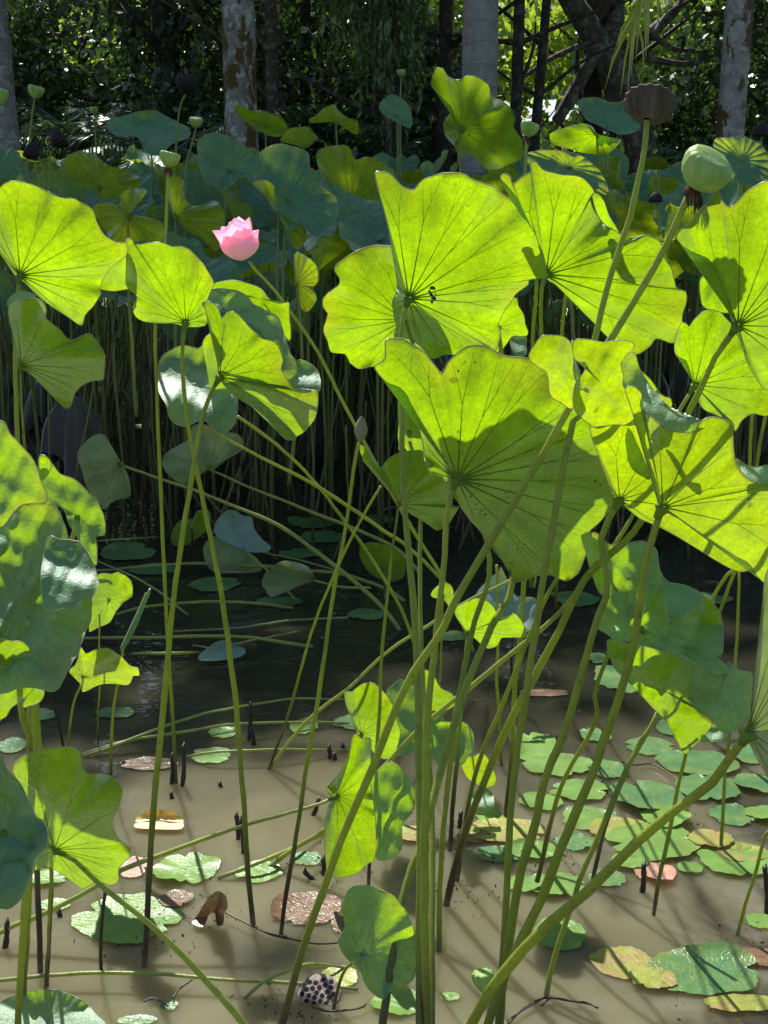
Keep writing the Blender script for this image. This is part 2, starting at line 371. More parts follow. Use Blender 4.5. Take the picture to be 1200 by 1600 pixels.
def clumps(center, rad, nclump, per, spread, nrand, hollow=.35):
    out = []
    for _ in range(nclump):
        while True:
            q = nrand.uniform(-1, 1, 3)
            l = np.linalg.norm(q)
            if hollow < l < 1: break
        cc = np.asarray(center) + q * np.asarray(rad)
        out.append(cc + nrand.normal(size=(per, 3)) * spread * np.array([1, 1, .55]))
    return np.concatenate(out)
def limbs(mb, base, top, r, nb, nrand, reach=1.6, sides=8):
    base = np.asarray(base, float); top = np.asarray(top, float)
    mid = (base + top) / 2 + nrand.normal(size=3) * .12 * np.array([1, 1, 0])
    path = catmull([base, mid, top], 8); k = len(path)
    tube(mb, path, [r * (1.25 if i == 0 else 1) * (1 - .6 * i / k) for i in range(k)], sides)
    for i in range(nb):
        s = path[int(k * nrand.uniform(.35, .95))]; d = nrand.normal(size=3); d[2] = abs(d[2]) * .7 + .2; d = nrm(d) * reach * nrand.uniform(.5, 1)
        tube(mb, catmull([s, s + d * .5 + nrand.normal(size=3) * .1, s + d], 4), np.linspace(r * .4, r * .08, 9), 5)
def tree(name, x, y, h, r, crown_c, crown_r, ncl, per, leaf, mat, label, group=None, bark='dark_bark', spread=.45, lean=(0, 0), nb=9, cat='tree'):
    nd = np.random.default_rng(int(abs(x * 91 + y * 37)) + 3)
    z0 = ground_z(x, y)
    root = empty(name, (x, y, z0), label=label, cat=cat, group=group)
    mb = MB(); limbs(mb, (x, y, z0 - .15), (x + lean[0], y + lean[1], h), r, nb, nd, reach=max(crown_r) * .8); mb.obj('trunk', M[bark], root)
    cm = MB(); leaf_cards(cm, thin(thin(thin(clumps(crown_c, crown_r, ncl, per, spread, nd), 835, 172, 75, 24, .10, nd), 130, 60, 60, 45, .45, nd), 20, -560, 230, 200, .12, nd), leaf, nd); cm.obj('crown', M[mat], root, smooth=False)
    return root
def frond(mb, base, az, length, rise, droop, nd, nleaf=34, wleaf=.03, lleaf=.5, mi=0, hang=.25):
    base = np.asarray(base, float); d = np.array([math.cos(az), math.sin(az), 0]); pts = []
    n = 14
    for i in range(n + 1):
        t = i / n; pts.append(base + d * length * (t - .15 * t * t * droop) + np.array([0, 0, 1]) * (rise * t - droop * length * .6 * t * t))
    tube(mb, pts, np.linspace(.022, .004, n + 1), 4, mi)
    pts = np.array(pts); side = np.array([-d[1], d[0], 0])
    V = []; Fs = []
    for k in range(nleaf):
        t = .12 + .86 * k / nleaf; q = t * n; i = min(int(q), n - 1); p = pts[i] * (1 - (q - i)) + pts[i + 1] * (q - i)
        tg = nrm(pts[i + 1] - pts[i]); L = lleaf * math.sin(math.pi * min(1, .18 + t * .8)) * nd.uniform(.85, 1.1)
        for sgn in (-1, 1):
            o = nrm(side * sgn * 1.0 + tg * .65 + np.array([0, 0, -hang * nd.uniform(.3, 1.6)])) * L
            w = tg * wleaf * .5; m = p + o * .5 + np.array([0, 0, .03]); e = p + o + np.array([0, 0, -.10 * L])
            b = len(V); V += [p - w, p + w, m - w, m + w, e]; Fs += [(b, b + 1, b + 3, b + 2), (b + 2, b + 3, b + 4)]
    mb.add(V, Fs, mi)
def palm(name, x, y, h, r, label, bark, nf=14, L=2.6, fm='frond', curve=0., group=None, trunk_px=None, seed=1, rise=.9, cat='palm tree', droop=1.0, hang=.25, azs=None, top_r=.85):
    nd = np.random.default_rng(seed); z0 = ground_z(x, y) if y > 14 else -.2
    root = empty(name, (x, y, z0), label=label, cat=cat, group=group)
    k = max(6, int(h * 15)); mb = MB()
    tp = [(x + curve * (i / k) ** 1.5, y, z0 - .1 + (h - z0) * i / k) for i in range(k + 1)]
    tube(mb, tp, [r * (1.15 if i == 0 else 1) * (1 - (1 - top_r) * i / k) * (1 + .022 * (i % 2) + .02 * math.sin(i * .37)) for i in range(k + 1)], 20); mb.obj('trunk', M[bark], root)
    for i in range(nf):
        az = 2 * math.pi * i / nf * 1.618 + nd.uniform(-.2, .2) if azs is None else azs[i % len(azs)] + nd.uniform(-.25, .25)
        f = MB(); frond(f, tp[-1], az, L * nd.uniform(.8, 1.1), rise * nd.uniform(.3, 1.2), droop * nd.uniform(.5, 1.1), nd, hang=hang); f.obj('frond', M[fm], root, smooth=False)
    return root

def at(px, D): return (px - CX) / F * D / math.cos(PITCH) * math.cos(PITCH) if False else (P(px, 200, D)[0])
# the four palm trunks at the far edge of the pond
palm('palm_tree', at(14, 14), 14, 8.0, .165, 'ringed grey palm trunk spotted with pale lichen, leftmost of the palm trunks', 'palm_bark', curve=-.25, seed=11, group='palm trunks along the far bank', top_r=.8)
palm('palm_tree', at(377, 13.5), 13.5, 7.7, .185, 'grey palm trunk wrapped in ochre brown moss, left of centre behind the lotus bed', 'moss_bark', seed=12, group='palm trunks along the far bank')
palm('palm_tree', at(748, 14), 14, 8.2, .205, 'smooth bare grey palm trunk standing right of centre behind the tall lotus leaf', 'smooth_bark', seed=13, group='palm trunks along the far bank')
palm('palm_tree', at(1137, 13.2), 13.2, 7.6, .15, 'pale palm trunk with dark rusty bark patches at the right behind the lotus bed', 'patch_bark', curve=.12, seed=14, group='palm trunks along the far bank')
# slimmer trunks and the leaning tree between them
tree('slender_tree', at(795, 17), 17, 9, .10, (at(800, 17), 17, 8.6), (2.8, 2.2, 1.8), 36, 70, .14, 'fol_mid', 'slender dark twin tree just right of the smooth grey palm trunk')
tree('slender_tree', at(815, 17.4), 17.4, 9, .085, (at(830, 17), 18, 9), (2.4, 2.2, 1.6), 30, 70, .14, 'fol_mid', 'thin dark tree trunk leaning right beside its twin near the smooth grey palm', lean=(.5, 0))
tree('slender_tree', at(690, 18), 18, 9, .13, (at(680, 18), 18, 8.6), (2.6, 2.2, 1.8), 36, 70, .14, 'fol_dark', 'dark tree trunk in the gloom just left of the smooth grey palm trunk')
tree('slender_tree', at(425, 18), 18, 9, .12, (at(430, 18), 18, 8.2), (2.6, 2.2, 1.8), 36, 70, .14, 'fol_dark', 'pale brown slender trunk just right of the mossy palm trunk', bark='brown_bark')
tree('slender_tree', at(205, 20), 20, 8, .09, (at(200, 20), 20, 8.0), (2.8, 2.2, 2), 36, 70, .14, 'fol_mid', 'thin dark forked tree in the foliage between the left palm and the mossy palm')
tree('slender_tree', at(500, 21), 21, 9, .14, (at(520, 21), 21, 8.6), (2.8, 2.2, 2), 36, 70, .14, 'fol_dark', 'dark trunk buried in foliage behind the hanging greenery at centre')
root = empty('leaning_tree', (at(1010, 19), 19, .1), label='old leaning tree with dark crossing branches between the dry pod and the bright foliage', cat='tree')
mb = MB(); nd = np.random.default_rng(5)
def br(pts, r0, r1, D):
    q = catmull([P(a, b, d) for a, b, d in pts], 6); tube(mb, q, np.linspace(r0, r1, len(q)), 8)
br([(1015, 300, 19), (985, 170, 19), (930, 60, 19), (880, -20, 19), (840, -120, 19.3)], .26, .12, 19)
br([(985, 170, 19), (960, 100, 19.2), (950, 20, 19.5), (960, -120, 20)], .30, .22, 19)
br([(870, 190, 18.6), (915, 110, 18.7), (935, 68, 19)], .09, .12, 19)
br([(810, 128, 18), (860, 92, 18.4), (935, 60, 19)], .025, .05, 19)
br([(985, 80, 19), (1040, 30, 19.4), (1090, -20, 20)], .12, .06, 19)
br([(1010, 45, 19), (1050, 75, 19.3), (1110, 80, 19.6)], .05, .02, 19)
br([(1010, 90, 19), (1070, 100, 19.3), (1130, 85, 19.6)], .06, .02, 19)
br([(1020, 60, 19), (1045, 20, 19.3), (1100, -10, 19.6)], .05, .02, 19)
mb.obj('trunk', M['brown_bark'], root)
cm = MB(); leaf_cards(cm, clumps((at(960, 19), 19.5, 8.2), (3.2, 2, 1.8), 70, 70, .4, nd), .14, nd); cm.obj('crown', M['fol_mid'], root, smooth=False)

# undergrowth trees that close the view, each with its own crown
k = 0
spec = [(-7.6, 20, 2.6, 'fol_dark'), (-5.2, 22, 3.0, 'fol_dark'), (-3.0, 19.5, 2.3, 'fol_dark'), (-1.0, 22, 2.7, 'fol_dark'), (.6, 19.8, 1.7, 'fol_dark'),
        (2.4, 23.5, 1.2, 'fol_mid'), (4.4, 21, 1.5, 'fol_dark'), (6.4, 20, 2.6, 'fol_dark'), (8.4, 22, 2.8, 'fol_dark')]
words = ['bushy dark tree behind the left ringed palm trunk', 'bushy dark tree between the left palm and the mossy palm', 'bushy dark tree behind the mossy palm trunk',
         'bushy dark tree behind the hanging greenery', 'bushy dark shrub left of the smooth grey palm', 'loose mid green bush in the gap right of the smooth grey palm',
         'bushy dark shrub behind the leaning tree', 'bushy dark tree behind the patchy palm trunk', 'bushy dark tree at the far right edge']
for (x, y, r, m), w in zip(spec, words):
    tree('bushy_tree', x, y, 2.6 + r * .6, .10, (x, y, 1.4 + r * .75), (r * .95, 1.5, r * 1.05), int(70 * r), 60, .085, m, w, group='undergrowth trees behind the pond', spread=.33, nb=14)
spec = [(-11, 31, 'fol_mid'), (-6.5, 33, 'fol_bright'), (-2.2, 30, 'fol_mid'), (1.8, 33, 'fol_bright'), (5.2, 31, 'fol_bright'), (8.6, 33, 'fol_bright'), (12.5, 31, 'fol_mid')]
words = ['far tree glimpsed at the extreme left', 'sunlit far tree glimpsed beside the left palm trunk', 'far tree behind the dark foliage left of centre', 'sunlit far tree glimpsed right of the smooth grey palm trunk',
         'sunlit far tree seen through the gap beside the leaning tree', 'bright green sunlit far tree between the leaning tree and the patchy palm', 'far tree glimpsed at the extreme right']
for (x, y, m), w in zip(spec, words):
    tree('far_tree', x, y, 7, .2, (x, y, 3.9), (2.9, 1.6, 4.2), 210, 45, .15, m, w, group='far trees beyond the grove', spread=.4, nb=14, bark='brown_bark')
# a distant wood that nobody could count
cm = MB(); c = np.stack([nr.uniform(-34, 34, 30000), nr.uniform(44, 56, 30000), nr.uniform(0, 1, 30000) ** 1.3 * 15], 1); leaf_cards(cm, thin(c, 835, 172, 75, 24, .06, nr), .42, nr)
alone(cm, 'distant_wood', M['fol_mid'], (0, 50, 0), smooth=False, label='distant wood closing the view behind the grove', cat='wood', kind='stuff')
cm = MB(); c = np.stack([nr.uniform(-14, 14, 14000), nr.uniform(14.6, 18.5, 14000), nr.uniform(0, 1, 14000) ** 1.6 * .9 + .12], 1); leaf_cards(cm, c, .07, nr, long=2.6, droop=-.6)
alone(cm, 'bank_undergrowth', M['fol_mid'], (0, 16, 0), smooth=False, label='low leafy undergrowth along the far bank', cat='undergrowth', kind='stuff')

# broad trees whose high crowns shade the far half of the pond
big = [(-6.6, 13.5, (-4.8, 13.8, 8.8)), (7.2, 13.8, (3.8, 13.6, 9.2)), (-11.5, 12.5, (-9.5, 13.8, 8.6)), (.3, 19.0, (-.6, 15.1, 10.4)), (9.5, 18, (8, 14.4, 9.4)), (-3.2, 20, (-3.6, 17.4, 10)), (3.6, 20.5, (3, 17.6, 10.2))]
words = ['tall spreading tree at the left of the pond', 'tall spreading tree at the right of the pond', 'tall spreading tree far left', 'tall tree behind the hanging greenery', 'tall spreading tree far right',
         'tall tree behind the mossy palm trunk', 'tall tree behind the leaning tree']
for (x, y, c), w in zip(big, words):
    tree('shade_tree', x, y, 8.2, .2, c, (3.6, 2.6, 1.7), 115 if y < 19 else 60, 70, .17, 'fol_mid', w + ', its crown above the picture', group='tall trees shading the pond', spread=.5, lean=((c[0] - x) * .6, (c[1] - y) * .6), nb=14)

# understorey palms with dark feathery fronds
def bush_palm(px, D, h, label, nf=16, L=2.3, seed=1, fm='frond'):
    palm('feather_palm', at(px, D), D, h, .13, label, 'dark_bark', nf=nf, L=L, fm=fm, seed=seed, rise=1.5, group='dark feathery palms in the undergrowth', droop=.95, hang=.5)
bush_palm(262, 17, 2.6, 'dark feathery palm between the left trunk and the mossy palm', seed=21, L=2.4)
bush_palm(120, 18.5, 2.9, 'dark feathery palm just right of the ringed left trunk', seed=22)
bush_palm(505, 16.4, 1.9, 'dark feathery palm right of the mossy palm trunk', seed=23)
bush_palm(985, 17.2, 1.5, 'dark low palm under the leaning tree', seed=24, L=1.8)
bush_palm(1190, 17, 2.0, 'dark spiky palm at the right edge behind the patchy trunk', seed=25, L=2.2)
bush_palm(650, 18.6, 2.4, 'dark feathery palm left of the smooth grey palm', seed=26)
# hanging greenery
root = empty('weeping_tree', (at(560, 15.6), 15.6, .1), label='weeping tree with fine green strands hanging left of the smooth palm', cat='tree')
mb = MB(); limbs(mb, (at(600, 16.6), 16.6, 0), (at(570, 16), 16, 6.5), .14, 8, np.random.default_rng(3)); mb.obj('trunk', M['dark_bark'], root)
cm = MB(); nd = np.random.default_rng(9)
for _ in range(150):
    x = at(nd.uniform(505, 665), 15.6); y = nd.uniform(15.2, 16.2); z1 = nd.uniform(4.2, 6.2); L = nd.uniform(.8, 2.6) * (1 - .3 * abs(x / .4))
    n = int(L * 26); zz = np.linspace(z1, z1 - L, n); leaf_cards(cm, np.stack([x + np.cumsum(nd.normal(size=n) * .012), np.full(n, y), zz], 1), .035, nd, long=3.4, droop=2.2)
cm.obj('crown', M['fol_mid'], root, smooth=False)
# one yellow lit frond tip hanging into the top of the picture
root = empty('hanging_frond', tuple(P(1000, -60, 10.5)), label='yellow green palm frond hanging into the top edge left of the patchy trunk', cat='palm frond')
mb = MB(); tube(mb, catmull([P(1100, -260, 11), P(1040, -120, 10.7), P(1003, -25, 10.5), P(985, 60, 10.5)], 5), np.linspace(.012, .003, 16), 5); mb.obj('rachis', M['frond_y'], root)
mb = MB()
for i in range(26):
    a = P(1042 - i * 2.2, -100 + i * 5.5, 10.5); L = nd.uniform(.35, .62); dx = nd.uniform(-.22, .10)
    e = a + np.array([dx, nd.uniform(-.1, .1), -L]); w = np.array([.011, .004, 0])
    mb.add([a - w, a + w, (a + e) / 2 + w + [dx * .2, 0, 0], (a + e) / 2 - w + [dx * .2, 0, 0], e], [(0, 1, 2, 3), (3, 2, 4)])
mb.obj('leaflets', M['frond_y'], root, smooth=False)
# ------------------------------------------------------------------ lotus leaves, stems
Z = {'0': (0, 0, 1), 'R1': (0, 0, 2), 'R2': (600, 0, 2), 'R3': (0, 250, 3), 'R4': (250, 300, 3), 'R5': (560, 240, 3.53), 'R6': (780, 200, 2.857),
     'R7': (560, 500, 2.857), 'R8': (800, 500, 3), 'A1': (0, 640, 3.2), 'A2': (0, 1100, 2.667), 'A3': (120, 640, 2.308), 'A4': (400, 1000, 2.667),
     'A5': (400, 1250, 2.667), 'A6': (800, 820, 3), 'A7': (780, 1120, 2.857), 'A8': (560, 860, 3.53), 'B2': (400, 80, 4)}
def px(z, s):
    ox, oy, k = Z[z]; return [(ox + float(a) / k, oy + float(b) / k) for a, b in (q.split(',') for q in s.split())]
UNDER = (0.0, .78, .62); UNDER_L = (.35, .72, .6); UNDER_R = (-.35, .72, .6); TOPV = (0, -.6, .8)
LAST = {}
def surface(zf, outline, hub, D, n=UNDER, cup=.10, ruf=.03, seed=0, rings=11, flap=False):
    sd = np.random.default_rng(seed + 17); cup *= 1.45; ruf *= (.7 if flap else 1.45); pw = sd.uniform(0, 6.28, 4)
    out = [np.array(q) for q in px(zf, outline)]
    h2 = np.array(px(zf, hub)[0]) if isinstance(hub, str) else np.mean(out, 0)
    out = catmull(out, lambda a, b: max(2, int(np.linalg.norm(a - b) / 5)), True)
    out = np.array(out); N = len(out)
    jit = np.convolve(np.tile(sd.normal(size=N), 3), np.ones(3) / 3, 'same')[N:2 * N]
    rad = out - h2; ln = np.linalg.norm(rad, axis=1); out = h2 + rad * (1 + (jit * 1.0 / np.maximum(ln, 25)))[:, None]
    n = nrm(n); hp = P(h2[0], h2[1], D); Rm = float(np.mean(ln)) * D / F
    view = nrm(hp - CAM); under = np.dot(n, view) > 0; sg = 1 if under else -1
    ph = sd.uniform(0, 6.28, 6); ka = [3, 5, 8, 13]
    e1 = nrm(np.cross(n, [0.3, .2, 1])); e2 = np.cross(n, e1)
    ang0 = np.arctan2(rad[:, 1], rad[:, 0])
    def pt(r, k):
        k = k % N
        i = int(k); f = k - i; o = out[i] * (1 - f) + out[(i + 1) % N] * f
        q = h2 + (o - h2) * r
        d = ray(q[0], q[1]); den = np.dot(d, n)
        if abs(den) < 1e-3: den = 1e-3 * (1 if den >= 0 else -1)
        t = np.dot(hp - CAM, n) / den; Dp = t * d[1] if t > 0 else 9e9
        lim = Rm * 1.0
        dd = max(-9e3, min(9e3, Dp - D)); dd = lim * math.tanh(dd / lim) * 1.0
        a = ang0[i]
        w = sum(math.sin(kk * a + ph[j]) / (1 + .35 * j) for j, kk in enumerate(ka[:2] if flap else ka))
        Dq = D + dd + sg * cup * Rm * 2.2 * (r ** 1.6 - .25 * r ** 5) + ruf * Rm * 6 * w * r ** 3 * .35
        # short creases that run with the radius
        if not flap: Dq += ruf * Rm * .5 * math.sin(ka[2] * 2.3 * a + ph[4]) * r * r
        else: Dq += Rm * .07 * (math.sin(q[0] * .075 + q[1] * .05 + pw[0]) + .6 * math.sin(q[0] * -.06 + q[1] * .14 + pw[1]) + .35 * math.sin(q[0] * .24 + q[1] * .11 + pw[2])) * min(1, 2.2 * (1 - r) + .35)
        z = CAM[2] + d[2] * Dq / d[1]
        if z < .012: Dq = (.012 - CAM[2]) / d[2] * d[1]
        return CAM + d * (Dq / d[1])
    return dict(pt=pt, N=N, n=n, under=under, hub=hp, R=Rm, rings=rings, view=view, e=(e1, e2))
def blade_mesh(mb, sf):
    N, m = sf['N'], sf['rings']; V = [sf['pt'](0, 0)]; UVs = [(.5, .5)]
    for j in range(1, m + 1):
        r = (j / m) ** .85
        for k in range(N):
            V.append(sf['pt'](r, k)); a = 2 * math.pi * k / N; UVs.append((.5 + .5 * r * math.cos(a), .5 + .5 * r * math.sin(a)))
    Fs = [(0, 1 + k, 1 + (k + 1) % N) for k in range(N)]
    for j in range(m - 1):
        for k in range(N):
            a = 1 + j * N + k; b = 1 + j * N + (k + 1) % N; Fs.append((a, a + N, b + N, b))
    A = np.zeros(3); VV = np.array(V)
    for f in Fs[:N * 3]: A += np.cross(VV[f[1]] - VV[f[0]], VV[f[2]] - VV[f[0]])
    if np.dot(A, sf['n']) < 0: Fs = [tuple(reversed(f)) for f in Fs]
    mb.add(V, Fs, 0, UVs)
def vein_mesh(mb, sf, nv, w=.00112, seed=0):
    sd = np.random.default_rng(seed + 5); N = sf['N']; s = -1 if sf['under'] else 1
    off = sf['view'] * s * .0012
    rim = np.array([sf['pt'](.6, k) for k in range(N)]) - sf['hub']
    a = np.unwrap(np.arctan2(rim @ sf['e'][1], rim @ sf['e'][0])); tot = a[-1] - a[0]
    if abs(tot) < 3: ks = np.linspace(0, N, nv, endpoint=False)
    else: ks = [int(np.argmin(np.abs(a - (a[0] + tot * (i + .5 + sd.uniform(-.15, .15)) / nv)))) for i in range(nv)]
    ks = sorted(set(int(q) for q in ks)); gap = N / max(3, len(ks))
    for i, k0 in enumerate(ks):
        nx = ks[(i + 1) % len(ks)] + (N if i == len(ks) - 1 else 0); pv = ks[i - 1] - (N if i == 0 else 0)
        rs = sd.uniform(.42, .66); bend = sd.uniform(-.12, .12)
        main = [sf['pt'](r, k0 + bend * gap * math.sin(r * 3)) + off for r in np.linspace(.02, rs, 8)]
        tube(mb, main, [w * q * sf['R'] / .2 for q in (2.3, 1.5, 1.2, 1.05, .92, .8, .68, .55)], 4, cap=False)
        for sgn, g in ((1, nx - k0), (-1, k0 - pv)):
            dk = g * sd.uniform(.16, .30) * sgn
            q = [sf['pt'](rs + (.95 - rs) * t, k0 + bend * gap * math.sin(rs * 3) + dk * t ** .8) + off for t in np.linspace(0, 1, 7)]
            tube(mb, q, np.linspace(w * .55, w * .22, 7) * sf['R'] / .2, 4, cap=False)
            if sd.uniform() < .6:
                s0 = rs + (.95 - rs) * .45
                q = [sf['pt'](s0 + (.93 - s0) * t, k0 + bend * gap * math.sin(rs * 3) + dk * .53 - sgn * g * .10 * t) + off for t in np.linspace(0, 1, 5)]
                tube(mb, q, np.linspace(w * .35, w * .15, 5) * sf['R'] / .2, 4, cap=False)
def stem_pts(zf, s, Dt, Db=None, per=5):
    q = px(zf, s); L = [0]
    for a, b in zip(q, q[1:]): L.append(L[-1] + math.hypot(a[0] - b[0], a[1] - b[1]))
    if Db is None: Db = WD(*q[-1])
    out = []
    for (x, y), l in zip(q, L):
        D = Dt + (Db - Dt) * l / L[-1]; w = Pz(x, y, 0)[1] if ray(x, y)[2] < -.01 else 99
        D = min(D, w) if D > w - .0 else D
        out.append(P(x, y, D))
    out[-1] = out[-1] + np.array([0, 0, -.04]); return catmull(out, per)
def wobble(pts, rf):
    pts = np.asarray(pts, float); L = np.concatenate([[0], np.cumsum(np.linalg.norm(np.diff(pts, axis=0), axis=1))]); n = max(12, int(L[-1] / .035)); u = np.linspace(0, L[-1], n)
    q = np.stack([np.interp(u, L, pts[:, k]) for k in range(3)], 1); sd = np.random.default_rng(int(abs(pts[0][0] * 9973 + pts[0][2] * 311)) + n)
    j = sd.normal(size=(n, 3)); j = np.stack([np.convolve(j[:, k], np.ones(5) / 5, 'same') for k in range(3)], 1) * .0028; j[0] = 0; j[-1] = 0
    rr = [rf(i / n) * (1 + .05 * math.sin(i * 1.7 + j[i][0] * 900) + sd.normal() * .02) for i in range(n)]
    return q + j, rr
def prickles(mb, pts, rr):
    pts = np.asarray(pts); sd = np.random.default_rng(len(pts)); L = float(np.sum(np.linalg.norm(np.diff(pts, axis=0), axis=1)))
    if np.mean(pts[:, 1]) > 3.3: return
    for _ in range(int(L * 95)):
        f = sd.uniform(.02, .97) * (len(pts) - 1); i = int(f); p = pts[i] + (pts[i + 1] - pts[i]) * (f - i); t = nrm(pts[i + 1] - pts[i])
        o = nrm(np.cross(t, sd.normal(size=3))); s = np.cross(t, o); b = p + o * rr[i] * .9; h = sd.uniform(.0009, .0019)
        mb.add([b + t * .0011, b + s * .0010 - t * .0006, b - s * .0010 - t * .0006, b + o * h], [(0, 1, 3), (1, 2, 3), (2, 0, 3)])
def stem_obj(parent, pts, r, mat='stem', name='stem', top=.62):
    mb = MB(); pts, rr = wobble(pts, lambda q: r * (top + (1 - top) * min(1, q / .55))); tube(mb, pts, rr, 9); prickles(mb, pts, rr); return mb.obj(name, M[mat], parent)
def lotus(label, patches, stem=None, mat='leaf', nv=20, group='lotus leaves standing in the near half of the pond', r=.0065, smat='stem', rim=True, seed=0, base=None):
    """patches: (zoom, outline, hub, depth, kwargs); stem: (zoom, path, top depth, base depth)"""
    sfs = []
    for i, (zf, ol, hub, D, kw) in enumerate(patches):
        kw = dict(kw); v = kw.pop('v', nv if i == 0 else 0); sf = surface(zf, ol, hub, D, seed=seed * 7 + i, flap=(v == 0), **kw); sfs.append((sf, v))
    sp = stem_pts(*stem) if stem else None
    org = tuple(sp[-1]) if sp is not None else tuple(sfs[0][0]['hub'])
    root = empty('lotus_leaf', org, label=label, cat='lotus leaf', group=group)
    mb = MB()
    for sf, v in sfs: blade_mesh(mb, sf)
    bl = mb.obj('blade', M[mat], root)
    vm = MB()
    for i, (sf, v) in enumerate(sfs):
        if v: vein_mesh(vm, sf, v, seed=seed + i)
    if vm.n: vm.obj('veins', M['vein'], bl)
    if rim:
        rm = MB()
        for sf, v in sfs: tube(rm, [sf['pt'](1.0, k % sf['N']) for k in range(sf['N'] + 1)], .0011 * max(.6, min(1.2, sf['R'] / .2)), 4, cap=False)
        rm.obj('rim', M['rim'], bl)
    if sp is not None:
        stem_obj(root, sp, r, smat)
        hm = MB(); s0 = sfs[0][0]; dn = nrm(s0['hub'] - sp[1]); rr = r * (1.0 if s0['R'] > .1 else .7); tube(hm, [s0['hub'] - dn * .022, s0['hub'] - dn * .009, s0['hub'] - dn * .002, s0['hub'] + dn * .001], [rr * .62, rr * .95, rr * 1.55, rr * .8], 12); hm.obj('hub', M['vein'], root)
    return root
# ------------------------------------------------------------------ the near leaves, one by one
lotus('large glowing leaf at the left edge above a shaded smaller leaf', [
    ('0', '0,293 17,283 33,284 50,289 70,297 87,305 103,310 120,311 137,322 147,333 153,350 163,367 182,378 199,381 198,398 170,423 157,450 158,458 147,477 133,493 128,509 110,498 83,480 60,463 37,440 28,436 10,410 -10,375 -16,325', '31,430', 2.55, dict(n=(.1, .80, .6), cup=.12)),
    ('0', '198,384 180,408 163,432 155,451 200,452 212,420', '185,428', 2.62, dict(n=(.3, .5, .8), cup=.02, ruf=.01))],
    ('0', '31,430 24,560 30,800 46,1100 60,1400 62,1520', 2.55), seed=1)
lotus('glowing leaf with its hub at the bottom, left of the pink flower', [
    ('R3', '592,372 620,375 640,400 700,390 750,385 810,405 850,403 890,420 930,460 975,520 1002,580 985,620 965,690 975,765 940,780 890,783 860,778 800,765 740,765 670,755 635,730 625,690 640,640 600,600 590,560 592,440', '870,762', 2.6, dict(n=(-.05, .85, .52), cup=.14))],
    ('0', '290,505 283,560 290,640 300,700 320,800 345,920 365,1080 380,1250 397,1445', 2.6), seed=2, nv=18)
lotus('olive shaded leaf with a notched edge below the large glowing leaf at left', [
    ('R3', '40,690 60,670 100,655 150,650 200,665 218,700 215,735 250,770 290,800 305,830 340,845 380,825 420,812 450,840 480,890 490,920 488,1000 480,1030 430,1035 380,1060 350,1100 330,1150 305,1160 270,1130 220,1080 160,1020 100,975 85,950 60,820 45,750', '98,960', 2.38, dict(n=(.3, .75, .6), cup=.08)),
    ('R3', '40,690 36,660 70,625 120,615 165,635 150,655 100,660 60,675', '100,640', 2.41, dict(n=(0, -.5, .85), cup=.0, ruf=.01))],
    ('0', '32,570 38,700 58,1100 80,1370 70,1542', 2.38), seed=3, smat='stem_s', r=.004)
lotus('folded leaf with dark green top and yellow backlit rim, right of the glowing pair', [
    ('R4', '205,530 230,515 270,540 290,590 310,565 345,560 400,610 440,650 480,685 540,705 565,740 578,790 565,830 600,880 640,935 700,938 735,930 740,1000 720,1070 670,1130 600,1160 570,1140 520,1080 440,1010 370,950 310,900 278,875 270,800 255,700 230,600', '282,865', 2.5, dict(n=(.25, .8, .55), cup=.10, v=15)),
    ('R4', '195,490 220,465 270,452 330,455 400,480 440,525 500,555 550,585 575,640 592,700 612,760 637,800 642,940 600,900 560,800 540,720 430,640 350,560 290,560 250,520 205,540', '400,590', 2.6, dict(n=(.2, -.75, .6), cup=.02, ruf=.012)),
    ('R4', '225,462 260,425 350,415 430,435 480,460 510,500 560,520 600,515 608,560 612,692 585,675 550,600 500,562 440,532 400,487 330,460 270,458', '470,500', 2.66, dict(n=(.1, .85, .5), cup=.02, ruf=.01)),
    ('R4', '635,800 665,788 710,810 745,850 752,900 740,938 700,942 640,940', '690,870', 2.54, dict(n=(.05, -.38, .92), cup=.0, ruf=.02)),
    ('R4', '278,868 330,940 440,1012 520,1082 570,1142 600,1162 640,1150 560,1060 470,980 390,930 330,880', '460,1000', 2.48, dict(n=(-.3, .5, -.8), cup=.0, ruf=.01))],
    ('0', '342,590 318,650 303,740 285,850 268,960 258,1060 248,1180 235,1330 222,1512', 2.5), seed=4, r=.0068)
lotus('leaf with blue green top and pale sunlit lower lobe behind the crossed stems at left', [
    ('R4', '0,790 50,740 110,720 180,730 210,700 240,670 275,800 330,940 355,960 365,1000 350,1080 310,1130 280,1135 220,1080 190,1070 130,1095 80,1090 40,1050 30,1000 0,950 -10,900', '160,900', 3.2, dict(n=(-.1, -.42, .9), cup=.08, ruf=.04)),
    ('R4', '240,668 200,715 215,800 230,900 260,975 310,960 340,950 300,860 275,790', '262,840', 3.12, dict(n=(.5, .7, .5), cup=.02, ruf=.01))],
    ('A3', '450,60 600,140 800,240 950,330 1100,430 1190,490 1330,590', 3.25, 4.2), seed=5, smat='stem_lie', r=.006, nv=0)
lotus('tallest glowing leaf at centre with a pale rim and insect damage near its hub', [
    ('R5', '92,105 130,100 180,120 240,180 290,200 310,195 350,150 420,120 500,108 580,112 630,140 700,165 760,190 850,260 900,330 950,400 985,480 1010,570 1037,680 945,685 940,720 870,770 850,800 800,880 770,940 785,1000 750,1090 720,1060 650,1060 590,1065 540,1110 480,1105 410,1130 350,1070 280,1020 200,1015 210,950 195,900 190,820 215,745 205,650 180,500 150,340 110,200', '278,800', 2.72, dict(n=(.05, .80, .6), cup=.13, ruf=.03))],
    ('0', '638,467 628,520 627,640 630,760 640,880 650,1000 655,1200 655,1400 655,1700', 2.72), seed=6, nv=22, r=.0082)
